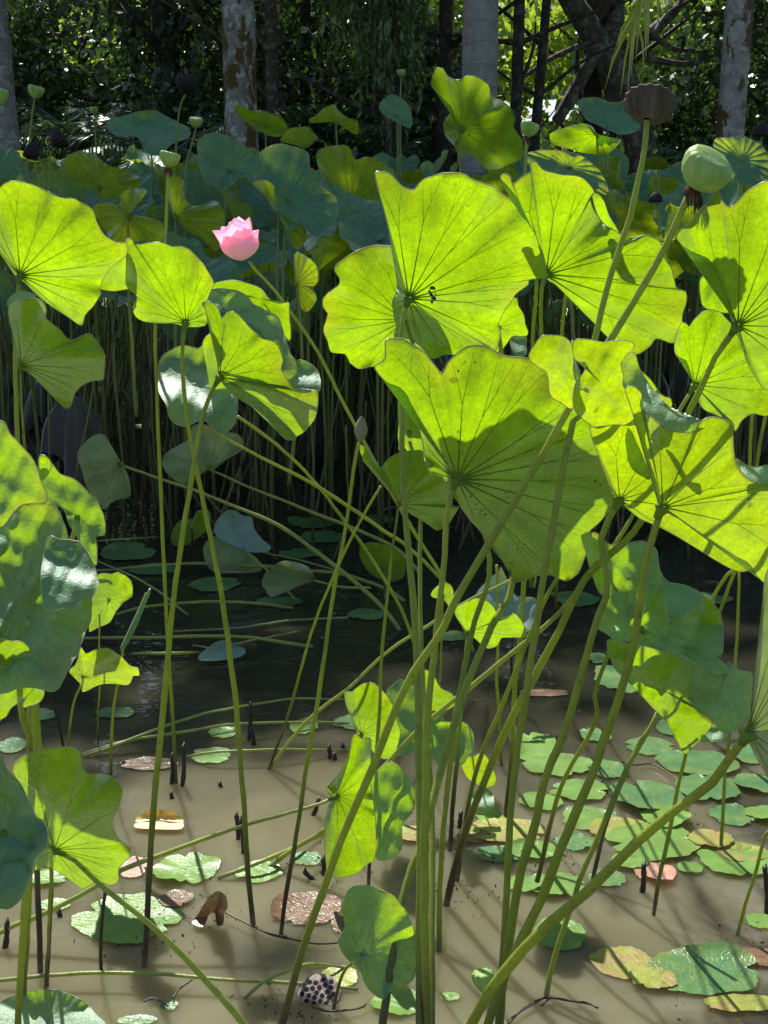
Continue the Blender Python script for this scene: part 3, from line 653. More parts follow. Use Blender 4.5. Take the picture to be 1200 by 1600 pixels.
lotus('glowing leaf with a ragged left edge, tucked behind the tallest leaf', [
    ('R4', '1085,255 1030,250 960,262 880,300 830,340 818,370 840,400 840,430 790,470 765,500 765,540 785,570 775,610 765,650 785,700 800,750 870,760 890,800 930,828 980,820 1010,815 1060,800 1110,800 1230,760 1300,500 1200,300', '1150,600', 2.95, dict(n=(-.1, .78, .6), cup=.10, ruf=.04))],
    ('0', '633,500 690,650 765,860 741,973 713,1104 700,1220 690,1340 686,1490', 2.8), seed=7, r=.0065, smat='stem_s')
lotus('small bright leaf peeping out below the right side of the tallest leaf', [
    ('R5', '860,790 885,840 910,880 925,940 930,1000 850,1010 810,1060 780,1090 700,1100 640,1000 720,850', '770,960', 3.05, dict(n=(.2, .75, .6), cup=.06))],
    ('0', '778,512 800,700 801,908 775,968 744,1036 719,1101 690,1200 662,1310 630,1400 597,1600 590,1690', 2.9), seed=8, nv=12, r=.0085)
lotus('small dark green leaf in the gap right of the tallest leaf', [
    ('R5', '835,1030 860,1010 925,1003 925,1060 925,1110 870,1118 845,1080', '885,1060', 3.2, dict(n=(0, -.6, .8), cup=.02))],
    ('0', '811,540 835,620 850,760 835,900', 3.2, 4.0), seed=9, nv=0, r=.004)
lotus('broad glowing leaf leaning right behind the two seed pod stems', [
    ('R6', '5,225 20,205 50,215 60,250 100,220 140,190 135,155 165,150 190,180 240,200 300,210 370,220 410,260 425,290 405,310 420,360 460,420 500,450 550,480 600,490 660,480 720,510 730,560 770,630 790,710 830,730 835,780 820,830 810,900 780,960 740,950 700,940 670,980 610,1010 560,990 480,930 400,840 320,760 250,700 203,662 195,600 170,480 120,380 60,280', '210,655', 2.9, dict(n=(.1, .80, .6), cup=.12, ruf=.035)),
    ('R6', '415,300 440,295 470,330 490,390 520,440 535,480 480,450 440,390', '470,390', 3.0, dict(n=(.1, .8, .6), cup=.0, ruf=.0))],
    ('0', '852,429 845,470 848,600 830,800 818,908 812,1002 806,1072 798,1200 790,1275', 2.75), seed=10, nv=19, smat='stem_s')
lotus('large leaf at the right edge with a dark slanting stem and pale curled flap', [
    ('R6', '975,280 1000,330 1030,350 1060,330 1110,280 1160,250 1210,235 1300,230 1400,400 1420,700 1380,1000 1290,1100 1200,1170 1150,1120 1110,1050 1080,960 1050,895 1030,830 1000,720 980,640 930,580 870,540 790,490 850,420 890,370 950,310', '1066,882', 2.15, dict(n=(-.05, .85, .52), cup=.10, ruf=.03)),
    ('R6', '930,640 955,620 985,660 1000,730 1030,820 950,815 905,790 895,720 900,670', '965,730', 2.2, dict(n=(.5, .7, .3), cup=.04, ruf=.02))],
    ('0', '1153,509 1120,553 1100,597 1073,653 1040,740 990,830 925,890 900,928 872,987 832,1064 795,1129 760,1215 725,1300 692,1412', 2.15), seed=11, nv=20, r=.0085)
lotus('glowing leaf below and behind the right edge leaf, cut by the dark slanting stem', [
    ('R8', '765,90 800,10 830,30 850,0 900,-40 960,-50 1010,0 1060,60 1120,120 1200,200 1290,300 1210,440 1130,440 1080,470 1045,520 1030,470 960,450 890,410 870,370 848,308 830,230 815,190 765,160', '858,306', 2.5, dict(n=(0, .80, .6), cup=.10, ruf=.03))],
    ('0', '1086,602 1040,680 1000,780 960,850 915,905 889,942 840,987 795,1021 741,1070 702,1101 653,1143 608,1189 560,1240 510,1295 450,1330 395,1352', 2.5, None), seed=12, nv=18, r=.0062, smat='stem_lie')
lotus('biggest leaf at the centre, half in shadow, with dark flecks around its hub', [
    ('R7', '125,90 190,85 240,110 300,150 350,215 370,240 400,190 450,140 510,115 570,115 630,150 690,165 760,170 830,200 900,250 1000,350 1060,500 1085,600 1110,700 1140,790 1120,850 1080,900 1030,950 1030,1000 1010,1060 980,1130 930,1165 860,1140 800,1140 740,1160 690,1165 680,1120 640,1070 600,1020 560,960 500,890 455,830 440,800 400,770 395,740 370,700 330,690 300,640 290,560 270,480 240,380 200,300 120,270 75,220 80,200 120,170', '442,712', 2.3, dict(n=(0, .82, .57), cup=.11, ruf=.03))],
    ('0', '714,750 697,800 690,900 680,1000 667,1150 664,1400 670,1680', 2.3), seed=13, nv=22, r=.0082)
lotus('yellow green folded leaf whose curled lobes overlap the top of the biggest leaf', [
    ('R8', '365,500 450,480 560,485 650,560 750,700 900,850 1050,1050 1115,1160 1060,1178 960,1130 850,1060 700,975 600,930 515,865 485,850 480,838 450,760 410,650', '506,842', 2.08, dict(n=(.1, .85, .5), cup=.05, ruf=.01, v=13)),
    ('R8', '80,170 130,85 180,70 240,80 275,110 290,170 290,240 305,290 290,330 285,415 230,390 180,350 165,250 120,220', '225,230', 2.0, dict(n=(-.4, .7, .5), cup=.05, ruf=.02)),
    ('R8', '290,100 350,90 430,105 500,95 550,100 575,120 530,160 510,200 520,260 530,310 565,420 570,490 480,490 400,508 350,480 300,430 285,370 300,300 350,210 295,185', '420,300', 1.97, dict(n=(.2, .8, .5), cup=.05, ruf=.02)),
    ('R8', '530,500 550,490 640,700 600,690 560,660 530,610 525,550', '570,590', 2.05, dict(n=(0, .6, .3), cup=.0, ruf=.0)),
    ('R8', '275,110 290,100 300,190 320,260 300,290 288,240 290,170', '294,200', 2.02, dict(n=(0, -.6, .8), cup=.0, ruf=.0))],
    ('0', '968,783 947,820 940,850 946,883 951,920 933,970 910,1053 880,1153 853,1217 835,1290 815,1350 800,1440 785,1560 775,1680', 2.08), mat='leaf_y', seed=14, r=.0085)
lotus('leaf at the right with a pale blue curled band along its top edge', [
    ('R8', '530,320 570,310 610,350 600,400 640,440 700,490 760,520 820,525 860,515 880,480 930,455 980,460 1030,490 1040,560 1045,650 1080,720 1150,765 1220,770 1300,800 1300,1200 1200,1235 1150,1200 1100,1130 980,1060 850,970 760,920 712,895 690,870 680,840 640,700 600,560 560,420', '708,878', 1.92, dict(n=(.05, .85, .5), cup=.10, ruf=.02, v=15)),
    ('R8', '510,185 570,150 600,230 650,310 700,370 750,420 800,450 850,480 880,465 862,516 820,527 760,522 700,492 640,442 598,402 608,350 570,312 528,322 515,260', '650,370', 1.93, dict(n=(.0, -.42, .90), cup=.0, ruf=.01)),
    ('R8', '600,240 650,280 700,350 745,370 745,410 700,380 650,320', '690,345', 2.0, dict(n=(0, .8, .5), cup=.0, ruf=.01)),
    ('R8', '1045,650 1100,680 1150,690 1200,680 1300,700 1300,800 1220,772 1150,767 1080,722', '1160,725', 1.93, dict(n=(.0, -.40, .90), cup=.0, ruf=.01))],
    ('0', '1035,793 1020,830 1007,880 1000,940 990,1010 968,1085 945,1150 925,1210 880,1320 840,1420 800,1500 765,1590 730,1700', 1.92), mat='leaf_y', seed=15, r=.0088)
lotus('small glowing leaf under the left side of the biggest leaf', [
    ('R7', '5,570 20,560 60,600 100,660 130,620 180,595 240,585 290,590 340,680 400,740 420,830 450,835 410,900 385,920 350,940 300,900 240,870 192,828 172,818 130,750 90,700 50,650 25,635', '182,822', 2.7, dict(n=(0, .8, .6), cup=.12, ruf=.03))],
    ('0', '623,788 610,880 600,1000 590,1140 580,1260 576,1385', 2.7), seed=16, nv=15, smat='stem_s', r=.0045)
lotus('narrow lit leaf standing between the two thick centre stems', [
    ('R7', '180,350 230,370 260,450 290,540 300,640 240,620 200,560 180,580 178,450', '225,500', 2.95, dict(n=(.3, .75, .5), cup=.05, ruf=.02))],
    ('0', '640,690 657,760 657,900 662,1100 675,1300 672,1700', 2.9), seed=17, nv=6, r=.0065)
lotus('drooping crumpled leaf at the right with a shaded green top and a white sunlit lobe', [
    ('A6', '330,50 400,40 460,90 560,80 620,80 660,100 680,130 695,220 740,270 830,290 900,330 950,380 985,450 985,600 960,615 1020,690 900,672 780,612 700,592 600,562 540,547 485,547 440,510 390,470 420,380 440,260 400,150', '600,480', 2.38, dict(n=(-.1, -.82, .57), cup=.06, ruf=.05, v=0)),
    ('A6', '445,545 500,550 600,565 700,590 780,620 830,680 848,730 840,800 870,870 930,880 940,920 920,970 860,1030 810,1073 770,1010 720,920 650,850 560,750 480,670', '680,760', 2.30, dict(n=(-.1, .85, .3), cup=.04, ruf=.035)),
    ('A6', '775,600 850,618 920,655 1020,690 1010,640 1060,680 1120,690 1127,740 1120,850 1080,930 1010,980 960,940 940,900 870,870 835,800 845,740 820,670', '970,780', 2.33, dict(n=(.0, -.36, .93), cup=.0, ruf=.05)),
    ('A6', '325,50 345,130 380,250 420,330 440,250 465,190 430,100 380,60', '400,170', 2.36, dict(n=(.6, .6, .3), cup=.0, ruf=.01)),
    ('A6', '940,935 1020,1010 960,1015 880,1015', '950,990', 2.36, dict(n=(0, -.3, .93), cup=.0, ruf=.0)),
    ('A6', '690,225 705,280 720,400 742,470 800,430 900,345 830,290 740,270', '780,340', 2.37, dict(n=(-.05, -.36, .93), cup=.0, ruf=.04)),
    ('A6', '900,335 950,380 985,450 987,600 965,612 930,560 885,520 880,440 900,390', '935,470', 2.36, dict(n=(.5, .75, .3), cup=.0, ruf=.02))],
    ('A7', '790,-60 835,120 790,340 750,540 710,740 685,880', 2.42), seed=18, nv=14, r=.005, smat='stem_s')
lotus('pale green leaf cut off by the right edge, carried by the thickest slanting stem', [
    ('A6', '1190,230 1170,500 1150,700 1110,900 1100,960 1130,1060 1180,1150 1230,1220 1350,1250 1430,900 1380,400 1260,200', '1108,972', 1.55, dict(n=(-.5, .75, .4), cup=.08))],
    ('A7', '1108,80 1060,140 1000,220 900,330 760,430 600,570 400,770 200,940 50,1100 -60,1240 -170,1390', 1.55, 1.90), mat='leaf_p', seed=19, nv=16, r=.0092)
lotus('large foreground leaf at left edge, glowing top, dark lower half with white glare', [
    ('A1', '-300,40 -100,30 0,55 30,70 60,130 110,180 150,230 185,290 210,370 240,440 225,470 100,480 0,590 -200,600', '-30,330', 1.74, dict(n=(-.1, -.97, -.15), cup=.04, ruf=.03, v=0)),
    ('A1', '-200,598 0,588 100,478 225,468 240,440 290,500 325,580 345,650 400,662 440,720 475,790 490,870 460,940 455,1040 430,1110 400,1180 385,1230 340,1300 300,1380 260,1410 210,1400 120,1390 -100,1400 -300,1000', '120,900', 1.72, dict(n=(-.05, -.73, .68), cup=.05, ruf=.035, v=0)),
    ('A1', '240,640 300,650 345,650 400,662 440,720 475,790 490,870 460,935 400,960 370,1000 340,990 230,1000 210,900 210,790', '345,820', 1.69, dict(n=(.11, -.38, .91), cup=.0, ruf=.05)),
    ('A1', '-100,1140 0,1145 60,1160 110,1165 150,1200 180,1270 195,1330 170,1390 130,1440 60,1490 20,1540 -60,1550', '20,1340', 1.65, dict(n=(0, .85, .3), cup=.04)),
    ('A1', '190,1350 220,1410 200,1460 150,1480 110,1485 150,1400', '170,1425', 1.69, dict(n=(0, .8, .3), cup=.0, ruf=.01))],
    ('0', '20,900 30,1100 48,1180 40,1400 20,1650', 1.75), seed=20, nv=14)
lotus('wrinkled bright green leaf just behind the large foreground leaf at left', [
    ('A1', '195,240 220,225 270,280 300,320 370,350 430,400 480,450 515,510 530,590 520,630 480,635 485,700 480,780 440,720 400,660 340,560 320,500 230,440 200,340', '385,530', 1.95, dict(n=(.1, -.85, .25), cup=.05, ruf=.04, v=0)),
    ('A1', '195,240 215,226 250,250 255,290 235,330 210,352 198,300', '222,280', 1.93, dict(n=(.3, .3, .8), cup=.0, ruf=.01))],
    ('0', '120,820 80,950 55,1100 55,1190 45,1400 30,1600', 1.98, None), seed=21, nv=12, r=.006)
lotus('small two toned leaf right of the white glare patch', [
    ('A1', '490,830 560,820 590,812 640,840 665,880 660,935 620,960 580,1010 550,1060 500,1085 455,1110 445,1090 460,930', '545,950', 2.9, dict(n=(.3, .8, .4), cup=.08)),
    ('A1', '488,832 520,828 560,830 550,858 500,866', '520,848', 2.88, dict(n=(0, -.2, .95), cup=.0, ruf=.0))],
    ('0', '155,960 155,1060 152,1150', 2.92), seed=22, nv=9, r=.003, smat='stem_s')
lotus('small yellow young leaf held flat above the water at left', [
    ('A1', '345,1310 370,1280 390,1230 405,1185 430,1220 480,1200 530,1195 580,1215 620,1250 660,1285 690,1290 697,1330 665,1330 640,1375 560,1370 500,1375 450,1400 410,1410 400,1370', '415,1335', 2.9, dict(n=(.1, .7, .7), cup=.08))],
    ('0', '130,1057 118,1090 108,1140 105,1168', 2.9, None), mat='leaf_y', seed=23, nv=14, r=.0035, smat='stem_s')
G2 = 'leaning lotus leaves in the shaded middle of the pond'
lotus('pale fan shaped leaf facing the camera left of the tangle of leaning stems', [
    ('A1', '395,200 430,160 480,125 520,125 550,170 580,220 610,275 640,330 655,410 640,440 590,450 550,470 530,500 500,470 440,400 415,320 390,240', '605,272', 5.2, dict(n=(-.5, .75, .35), cup=.12))],
    ('A3', '160,200 300,250 450,300 600,360 750,430 900,540 1000,620 1100,710 1190,800', 5.2, 4.7), mat='leaf_p', seed=24, nv=18, group=G2, smat='stem_lie', r=.009)
lotus('pale leaf with a darker left half below the blue green leaf', [
    ('A3', '310,190 330,150 400,110 420,60 470,55 520,75 580,90 605,120 590,150 540,180 500,212 480,220 420,230 400,270 360,260 325,230', '480,212', 5.4, dict(n=(.1, .85, .3), cup=.1))],
    ('A3', '480,218 600,270 750,330 900,390 1000,430 1150,500 1240,560', 5.4, 5.0), mat='leaf_p', seed=25, nv=16, group=G2, smat='stem_lie', r=.008)
lotus('small olive curled leaf above the water between the pale leaves', [
    ('A3', '340,450 370,400 420,395 430,370 470,360 485,380 470,430 440,460 380,490 345,480', '410,430', 5.6, dict(n=(.2, .8, .4), cup=.05))],
    ('0', '300,825 300,850 303,880', 5.6), seed=26, nv=8, group=G2, r=.005, mat='leaf')
lotus('pale blue green fan leaf standing up with an olive skirt under it', [
    ('A3', '500,410 530,370 570,362 600,385 630,390 640,430 670,470 697,490 690,510 640,515 595,505 540,480 500,450', '597,500', 5.4, dict(n=(.1, -.85, .5), cup=.08, v=12)),
    ('A3', '455,500 500,460 600,500 650,540 660,580 560,590 480,575', '560,530', 5.45, dict(n=(.1, .85, .3), cup=.03))],
    ('A3', '597,503 640,540 720,610 840,710', 5.4, 5.05), mat='leaf_p', seed=27, group=G2, smat='stem_lie', r=.006)
lotus('pale folded leaf lying on the water with parallel creases', [
    ('A3', '665,625 700,570 750,545 820,560 852,590 850,620 790,640 750,660 700,675 680,650', '850,615', 5.0, dict(n=(.3, .4, .85), cup=.12, v=9))],
    ('A3', '850,615 900,628 960,640 1060,610', 5.0, 4.95), mat='leaf_p', seed=28, group=G2, smat='stem_lie', r=.006)
lotus('small crumpled blue green leaf floating alone on the dark water', [
    ('A3', '440,900 470,860 520,835 570,845 605,865 590,890 510,905', '525,880', 4.35, dict(n=(0, -.5, .85), cup=.04, ruf=.06))], None, mat='leaf_p', seed=29, nv=9, group=G2)
lotus('dim leaf in the shade just left of the thick centre stems', [
    ('A3', '1020,500 1060,480 1120,490 1180,520 1180,600 1120,620 1060,590 1030,550', '1100,570', 5.3, dict(n=(0, .8, .5), cup=.08))],
    ('A3', '1100,570 1110,640 1115,690', 5.3), mat='leaf', seed=30, nv=10, group=G2, r=.005)
lotus('blue tinted shaded leaf behind the stems under the biggest leaf', [
    ('A8', '780,100 820,160 870,250 980,270 960,400 920,450 850,480 800,400', '860,330', 3.9, dict(n=(.2, -.6, .75), cup=.05)),
    ('A8', '640,260 700,180 790,120 800,300 700,330', '740,240', 3.9, dict(n=(.2, -.6, .75), cup=.05))],
    ('0', '803,955 800,1000 800,1090', 3.9), mat='leaf_p', seed=31, nv=0, group=G2, r=.005)
lotus('small glowing curled leaf with a pointed right tip among the centre stems', [
    ('A8', '530,330 600,280 660,265 700,275 740,300 755,330 780,370 820,370 855,345 885,370 910,410 925,475 850,480 790,485 770,520 720,545 680,520 640,480 602,455 560,400', '604,450', 2.95, dict(n=(.1, .78, .6), cup=.09))],
    ('0', '731,988 725,1040 718,1150 708,1260 700,1330', 2.95), seed=32, nv=13, r=.006, smat='stem_s')
lotus('tiny leaf left of the curled glowing leaf among the centre stems', [
    ('A8', '400,240 430,200 480,180 515,200 525,250 500,300 520,350 470,270 420,262', '470,245', 3.3, dict(n=(.1, .75, .6), cup=.05))],
    ('0', '693,932 690,1010 686,1100', 3.3), seed=33, nv=6, r=.0035, smat='stem_s')
G3 = 'low lotus leaves just above the muddy water'
lotus('bright upright leaf left of the thick centre stems, low over the muddy water', [
    ('A4', '370,220 400,215 430,190 475,178 510,195 550,240 580,290 585,330 600,390 590,440 560,495 500,480 450,400 425,392 400,330 375,270', '437,388', 3.0, dict(n=(.3, .78, .4), cup=.10))],
    ('0', '565,1146 575,1190 600,1225 610,1240', 3.0), seed=34, nv=14, group=G3, r=.004, smat='stem_s')
lotus('green leaf behind the thick centre stems with a bright right lobe', [
    ('A4', '545,230 570,190 610,165 650,190 700,130 740,150 770,200 820,230 830,270 780,300 790,340 830,340 880,350 905,390 910,440 880,490 860,520 800,500 760,520 720,470 650,470 600,480 590,400', '720,360', 3.15, dict(n=(.1, -.8, .45), cup=.05, ruf=.04)),
    ('A4', '700,130 740,150 770,200 820,230 830,270 780,300 740,310 700,240', '750,230', 3.1, dict(n=(.1, .8, .4), cup=.03))],
    ('0', '672,1140 668,1180 665,1215', 3.15), seed=35, nv=0, group=G3, r=.004)
lotus('small yellow green leaf right of the thick centre stems, touching the water', [
    ('A4', '850,500 900,490 940,470 970,500 1000,580 980,610 930,605 880,570', '925,540', 3.2, dict(n=(.1, .8, .3), cup=.03))], None, mat='leaf_y', seed=36, nv=8, group=G3)
lotus('small yellow leaf lying half sunk right below the small yellow green leaf', [
    ('A4', '890,640 950,615 985,640 990,700 930,725 890,720', '940,670', 3.05, dict(n=(0, -.2, .95), cup=.0))], None, mat='leaf_y', seed=42, nv=6, group=G3)
lotus('pale upright leaf with bright lobed right side ending a long lying stem', [
    ('A4', '400,410 420,390 440,410 475,405 480,470 475,560 485,660 500,780 495,900 470,930 400,980 310,985 290,920 285,800 290,730 305,680 325,655 300,640 295,610 340,560 380,500', '338,652', 2.62, dict(n=(.25, .85, .1), cup=.05, v=14)),
    ('A4', '470,560 490,560 560,505 600,530 640,580 660,640 660,710 610,770 610,850 590,900 540,915 495,902 500,780 485,660', '560,720', 2.68, dict(n=(-.1, -.8, .25), cup=.04, ruf=.04))],
    ('0', '527,1244 500,1256 450,1270 375,1291 262,1332 187,1362 150,1385 67,1426 0,1454 -60,1480', 2.62, 2.45), seed=37, group=G3, smat='stem_lie', r=.006, mat='leaf')
lotus('deep green leaf facing the camera low at the bottom, in front of the centre stems', [
    ('A5', '390,370 440,355 480,360 560,390 600,430 640,490 660,560 665,660 660,740 600,790 560,800 530,830 480,800 450,760 430,700 380,660 345,610 345,580 370,530 360,450', '440,642', 2.16, dict(n=(.1, -.85, .52), cup=.08, ruf=.03))],
    ('0', '560,1500 540,1515 528,1545 517,1575', 2.2), mat='leaf', seed=38, nv=15, group=G3, r=.004, smat='stem_s')
lotus('scalloped leaf at the lower left with dark veins, its left part glowing', [
    ('A2', '50,270 90,220 150,190 230,183 310,185 335,220 340,260 370,290 430,290 480,310 508,350 500,420 470,480 470,520 500,570 545,600 540,640 500,680 490,740 450,755 420,740 390,745 345,770 300,740 240,700 190,680 150,690 140,660 150,560 130,450 90,350', '227,607', 1.95, dict(n=(.1, .8, .5), cup=.10, ruf=.04))],
    ('0', '86,1328 122,1348 150,1378 225,1438 300,1509 382,1600 440,1665', 1.95, 2.0), mat='leaf', seed=39, nv=17, group=G3, smat='stem_lie', r=.0062)
lotus('foreground leaf at the lower left edge with a pale sunlit lower half', [
    ('A2', '0,210 30,270 90,340 130,420 150,470 190,510 200,590 150,640 130,700 110,770 60,840 0,850 -100,800 -160,500 -100,200', '20,540', 1.5, dict(n=(.1, -.80, .6), cup=.06, ruf=.03, v=0)),
    ('A2', '0,590 70,520 150,472 190,510 200,590 150,640 130,700 110,770 60,840 0,850 -100,800 -100,640', '60,670', 1.47, dict(n=(.08, -.40, .91), cup=.0, ruf=.02))],
    ('0', '0,1310 -20,1500 -30,1700', 1.52), mat='leaf', seed=40, nv=0, group=G3)
lotus('leaf with a yellow rim floating at the bottom left corner', [
    ('A2', '0,1240 60,1215 130,1195 210,1190 290,1210 350,1240 400,1290 440,1340 400,1420 200,1450 -50,1420 -60,1300', '190,1330', 2.12, dict(n=(0, -.2, .95), cup=.05, ruf=.03))], None, mat='leaf', seed=41, nv=15, group=G3)

# rolled young leaf
root = empty('rolled_leaf', tuple(Pz(172, 1212, 0)), label='rolled up young leaf spindle standing on its own stem at left', cat='lotus leaf')
mb = MB(); q = catmull([P(*a, 3.1) for a in px('A1', '608,1205 650,1120 700,1010 750,897')], 8); tube(mb, q, [.0055 + .011 * math.sin(math.pi * (i / (len(q) - 1)) ** .8) for i in range(len(q))], 10, flat=.5); mb.obj('blade', M['leaf'], root)
mb = MB()
for s in (-1, 1): tube(mb, [p + np.array([s * .005, -.004, .002]) for p in q[2:-2]], .002, 5)
mb.obj('rolled_edge', M['rim'], root)
stem_obj(root, stem_pts('0', '193,1012 182,1080 176,1140 172,1212', 3.1), .0045, 'stem_s')

# ------------------------------------------------------------------ bare stems whose leaves are out of sight or gone
def bare(label, zf, s, Dt, Db=None, r=.006, mat='stem', group='bare lotus stems rising from the muddy water', z=None):
    if z is not None:
        pts = px(zf, s); n = len(pts)
        q = catmull([Pz(a, b, .004 + z * math.sin(math.pi * (i + .0) / (n - 1))) for i, (a, b) in enumerate(pts)], 5)
    else: q = stem_pts(zf, s, Dt, Db)
    mb = MB(); q2, rr = wobble(q, lambda u: r * (.75 + .25 * u)); tube(mb, q2, rr, 8); prickles(mb, q2, rr)
    alone(mb, 'leafless_stalk', M[mat], tuple(q[-1]), label=label, cat='lotus stem', group=group)
bare('thin leaning stem crossing behind the budding stem down to the muddy water', '0', '595,760 540,860 490,980 455,1100 413,1200', 3.1, None, .0045)
bare('stem crossing down leftwards just behind the thick centre stems', '0', '880,860 795,907 736,936 662,982 602,1021 545,1075 490,1116 450,1160 411,1200', 3.2, None, .0055, 'stem_lie')
bare('straight stem right of the thick centre pair, dark near the water', '0', '900,870 860,920 824,1000 795,1075 760,1161 738,1230 724,1310 712,1375', 2.6, None, .006)
bare('upright slender stem with a dark foot right of the centre stems', '0', '776,883 778,1007 776,1058 780,1115 786,1195', 3.3, None, .0055)
bare('stem with a dark foot slanting down at right, ahead of the floating leaves', '0', '1060,1060 1025,1120 976,1211 938,1302 913,1358 892,1418 868,1488 850,1557', 2.45, None, .0062, 'stem_s')
bare('upright brown stem at right in front of the dark water', '0', '1155,885 1148,1040 1140,1155 1133,1218 1127,1330', 2.9, None, .005)
bare('short curled stem at the right edge with a hooked tip', '0', '1208,1292 1197,1300 1182,1361 1165,1410 1146,1460', 2.5, None, .005, 'stem_s')
bare('upper right stem dropping behind the curled leaf, left one of two', '0', '1177,640 1170,730 1165,870 1150,893 1123,963 1090,1060', 3.2, 3.7, .006)
bare('upper right stem dropping behind the curled leaf, right one of two', '0', '1198,640 1182,730 1170,880 1143,892 1113,937 1060,1030', 3.1, 3.8, .006)
bare('stem bending in an S shape at right under the drooping leaf', 'A6', '520,470 455,600 420,680 385,780 395,860 385,930 330,1040 270,1140 200,1330 120,1600', 2.5, 2.6, .006)
bare('stem leaning left behind the drooping leaf at right', 'A6', '680,880 640,960 580,1050 520,1200 440,1400 380,1600', 2.7, 2.75, .0055)
bare('horizontal stem arching over the muddy water, topmost of three at lower left', '0', '536,1093 480,1092 440,1095 375,1104 311,1117 240,1141 180,1164 130,1182', 0, z=.06, r=.005, mat='stem_lie')
bare('horizontal stem over the muddy water, middle one of three at lower left', '0', '545,1130 450,1128 356,1132 300,1141 206,1156 127,1180', 0, z=.05, r=.0055, mat='stem_lie')
bare('horizontal stem over the muddy water, lowest of three at lower left', '0', '546,1172 450,1171 337,1175 289,1184', 0, z=.04, r=.0045, mat='stem_lie')
bare('long stem lying across the bottom left of the picture', '0', '560,1546 450,1535 356,1531 262,1522 161,1519 75,1524 0,1531 -60,1536', 0, z=.03, r=.0048, mat='stem_lie')
bare('short arched stem crossing the lying stem near the round dark pod', '0', '540,1512 480,1508 450,1516 412,1531 382,1560', 0, z=.05, r=.004, mat='stem_lie')
bare('short lying stem pointing to the pale upright leaf from the left', '0', '508,1302 450,1330 400,1349 340,1372', 0, z=.03, r=.006, mat='stem_lie')
GH = 'long stems lying across the shaded water'
for i, (s, w) in enumerate([('70,580 200,570 400,555 560,560 750,570 930,590 1100,640 1180,690', 'long pale stem lying across the shaded water under the pale fan leaves'),
        ('30,825 200,822 400,818 600,822 750,840 850,855', 'stem lying across the dark water above the crumpled blue green leaf'),
        ('140,740 250,710 400,695 600,695 780,715', 'arched stem lying on the dark water behind the rolled leaf tip'),
        ('200,880 330,879 450,878', 'short thin stem lying level with the crumpled blue green leaf'),
        ('70,475 180,468 295,460', 'short stem lying on the dark water beside the big foreground leaf'),
        ('350,800 560,790 760,760 980,750', 'faint sunken stem on the dark water right of the rolled leaf'),
        ('70,545 200,600 300,660 400,740', 'thin stem slanting down to the right on the dark water at left'),
        ('500,465 600,500 750,530 900,570 1000,600', 'stem running right from the pale blue green fan leaf'),
        ('420,850 500,860 640,830 800,800', 'faint sunken stem near the crumpled blue green leaf')]):
    bare(w, 'A3', s, 0, z=.05 if i != 5 else .012, r=.009 - .0006 * i, mat='stem_lie', group=GH)
bare('stem slanting down rightwards from the folded leaf through the tangle', 'A3', '580,25 700,110 830,230 950,380 1050,520 1130,650 1190,760 1240,860', 3.6, 4.2, .0065, 'stem_lie', group=GH)
bare('green stem hidden behind the broad leaf, left one of the gap', '0', '838,435 832,560 826,700 830,900', 3.0, 4.2, .006)
bare('green stem in the gap under the broad leaf, right one', '0', '885,455 878,530 872,700 870,930', 3.1, 4.2, .006)
bare('thin dark stem leaning beside the scalloped leaf stem', '0', '82,1362 77,1430 69,1542', 2.0, None, .0035, 'stem_s')
bare('stem rising behind the scalloped leaf to the water in front of it', '0', '165,1390 160,1440 155,1515', 2.3, None, .0045, 'stub')
bare('dark leaning stalk at the left above the scalloped leaf', '0', '75,1080 86,1110 102,1168', 3.3, None, .005, 'stub')

